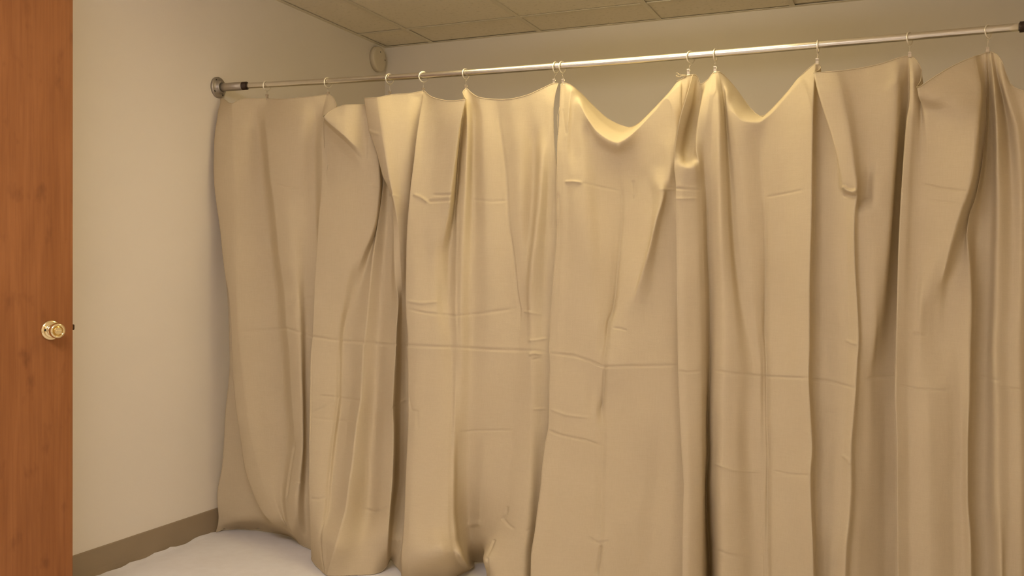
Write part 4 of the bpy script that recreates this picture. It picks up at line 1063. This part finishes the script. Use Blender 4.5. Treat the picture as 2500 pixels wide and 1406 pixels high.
def make_ring_meshes():
    R = R_IN + R_W
    bm = bmesh.new()
    # in the local YZ plane, local origin = rod axis
    cz = 0.0117 - R_IN
    tube(bm, [(0, R * math.cos(2 * math.pi * k / 48), cz + R * math.sin(2 * math.pi * k / 48)) for k in range(48)], R_W, 10, closed=True)
    bmesh.ops.recalc_face_normals(bm, faces=bm.faces[:])
    a = bpy.data.meshes.new('ring'); bm.to_mesh(a); bm.free(); a.materials.append(M_RING); a.shade_smooth()
    bm = bmesh.new()
    ez = cz - R - R_W - 0.0022
    tube(bm, [(0.0030 * math.cos(2 * math.pi * k / 20), 0, ez + 0.0030 * math.sin(2 * math.pi * k / 20)) for k in range(20)], 0.0007, 6, closed=True)
    bmesh.ops.recalc_face_normals(bm, faces=bm.faces[:])
    b = bpy.data.meshes.new('eyelet'); bm.to_mesh(b); bm.free(); b.materials.append(M_CLIP); b.shade_smooth()
    return a, b, ez


def make_clip_meshes():
    out = []
    for s in (-1, 1):
        bm = bmesh.new()
        # jaw: a tapering plate, open at the top and closed at the bottom; local origin at the clip top, hanging down 21 mm
        prof = [(0.0, 0.0046, 0.0042), (-0.0025, 0.0046, 0.0042), (-0.009, 0.0042, 0.0022), (-0.018, 0.0047, 0.0009), (-0.021, 0.0050, 0.0018)]
        A = []
        for z, hw, y in prof:
            A.append([bm.verts.new((-hw, s * y, z)), bm.verts.new((hw, s * y, z)), bm.verts.new((hw, s * (y + 0.0009), z)), bm.verts.new((-hw, s * (y + 0.0009), z))])
        for k in range(len(A) - 1):
            for q in range(4):
                bm.faces.new((A[k][q], A[k][(q + 1) % 4], A[k + 1][(q + 1) % 4], A[k + 1][q]))
        bm.faces.new(A[0]); bm.faces.new(A[-1][::-1])
        bmesh.ops.recalc_face_normals(bm, faces=bm.faces[:])
        me = bpy.data.meshes.new('jaw'); bm.to_mesh(me); bm.free(); me.materials.append(M_CLIP)
        out.append(me)
    bm = bmesh.new()
    lathe(bm, [(-0.005, 0.0019), (0.005, 0.0019)], 12, Matrix.Translation((0, 0, -0.009)) @ Matrix.Rotation(math.radians(90), 4, 'Y'))
    bmesh.ops.recalc_face_normals(bm, faces=bm.faces[:])
    sp = bpy.data.meshes.new('spring'); bm.to_mesh(sp); bm.free(); sp.materials.append(M_CLIP)
    return out, sp


ME_RING, ME_EYE, EZ = make_ring_meshes()
ME_JAW, ME_SPRING = make_clip_meshes()
for px, ratio, clip, label in RINGS:
    q = on_y(px, 150, YR)
    x = q[0]
    z = float(np.interp(x, xs, zp))
    e = bpy.data.objects.new('clip_ring', None)
    COL.objects.link(e)
    e.location = (x, YR, z)
    tag(e, label, 'curtain ring', 'clip rings on the curtain rod')
    b = np.array([CAM[0] - x, CAM[1] - YR, 0.0]); b /= np.linalg.norm(b)
    left = np.array([b[1], -b[0], 0.0])            # image-left seen from the camera
    if left @ AX[0] > 0:
        left = -left
    al = math.asin(min(1, ratio))
    hdir = math.cos(al) * b + math.sin(al) * left
    ang = math.atan2(hdir[1], hdir[0]) - math.pi / 2
    rg = bpy.data.objects.new('ring', ME_RING); COL.objects.link(rg); rg.parent = e; rg.rotation_euler = (0, 0, ang)
    ey = bpy.data.objects.new('eyelet', ME_EYE); COL.objects.link(ey); ey.parent = e; ey.rotation_euler = (0, 0, ang)
    ct = on_y(clip[0], clip[1], YR)
    cb = on_y(clip[0], clip[2], YR)
    ce = bpy.data.objects.new('clip', ME_JAW[0]); COL.objects.link(ce); ce.parent = e
    ce.location = (ct[0] - x, 0, ct[2] - z)
    sc = (ct[2] - cb[2]) / 0.021
    ce.scale = (1, 1, max(0.8, min(1.15, sc)))
    j2 = bpy.data.objects.new('jaw', ME_JAW[1]); COL.objects.link(j2); j2.parent = ce
    sp = bpy.data.objects.new('spring', ME_SPRING); COL.objects.link(sp); sp.parent = ce
    bm = bmesh.new()
    tube(bm, [Vector((0, 0, EZ - 0.002)), Vector(((ct[0] - x) * 0.6, 0, (EZ + ct[2] - z) / 2)), Vector((ct[0] - x, 0, ct[2] - z - 0.002))], 0.0006, 6)
    obj('link_wire', bm, M_CLIP, e)
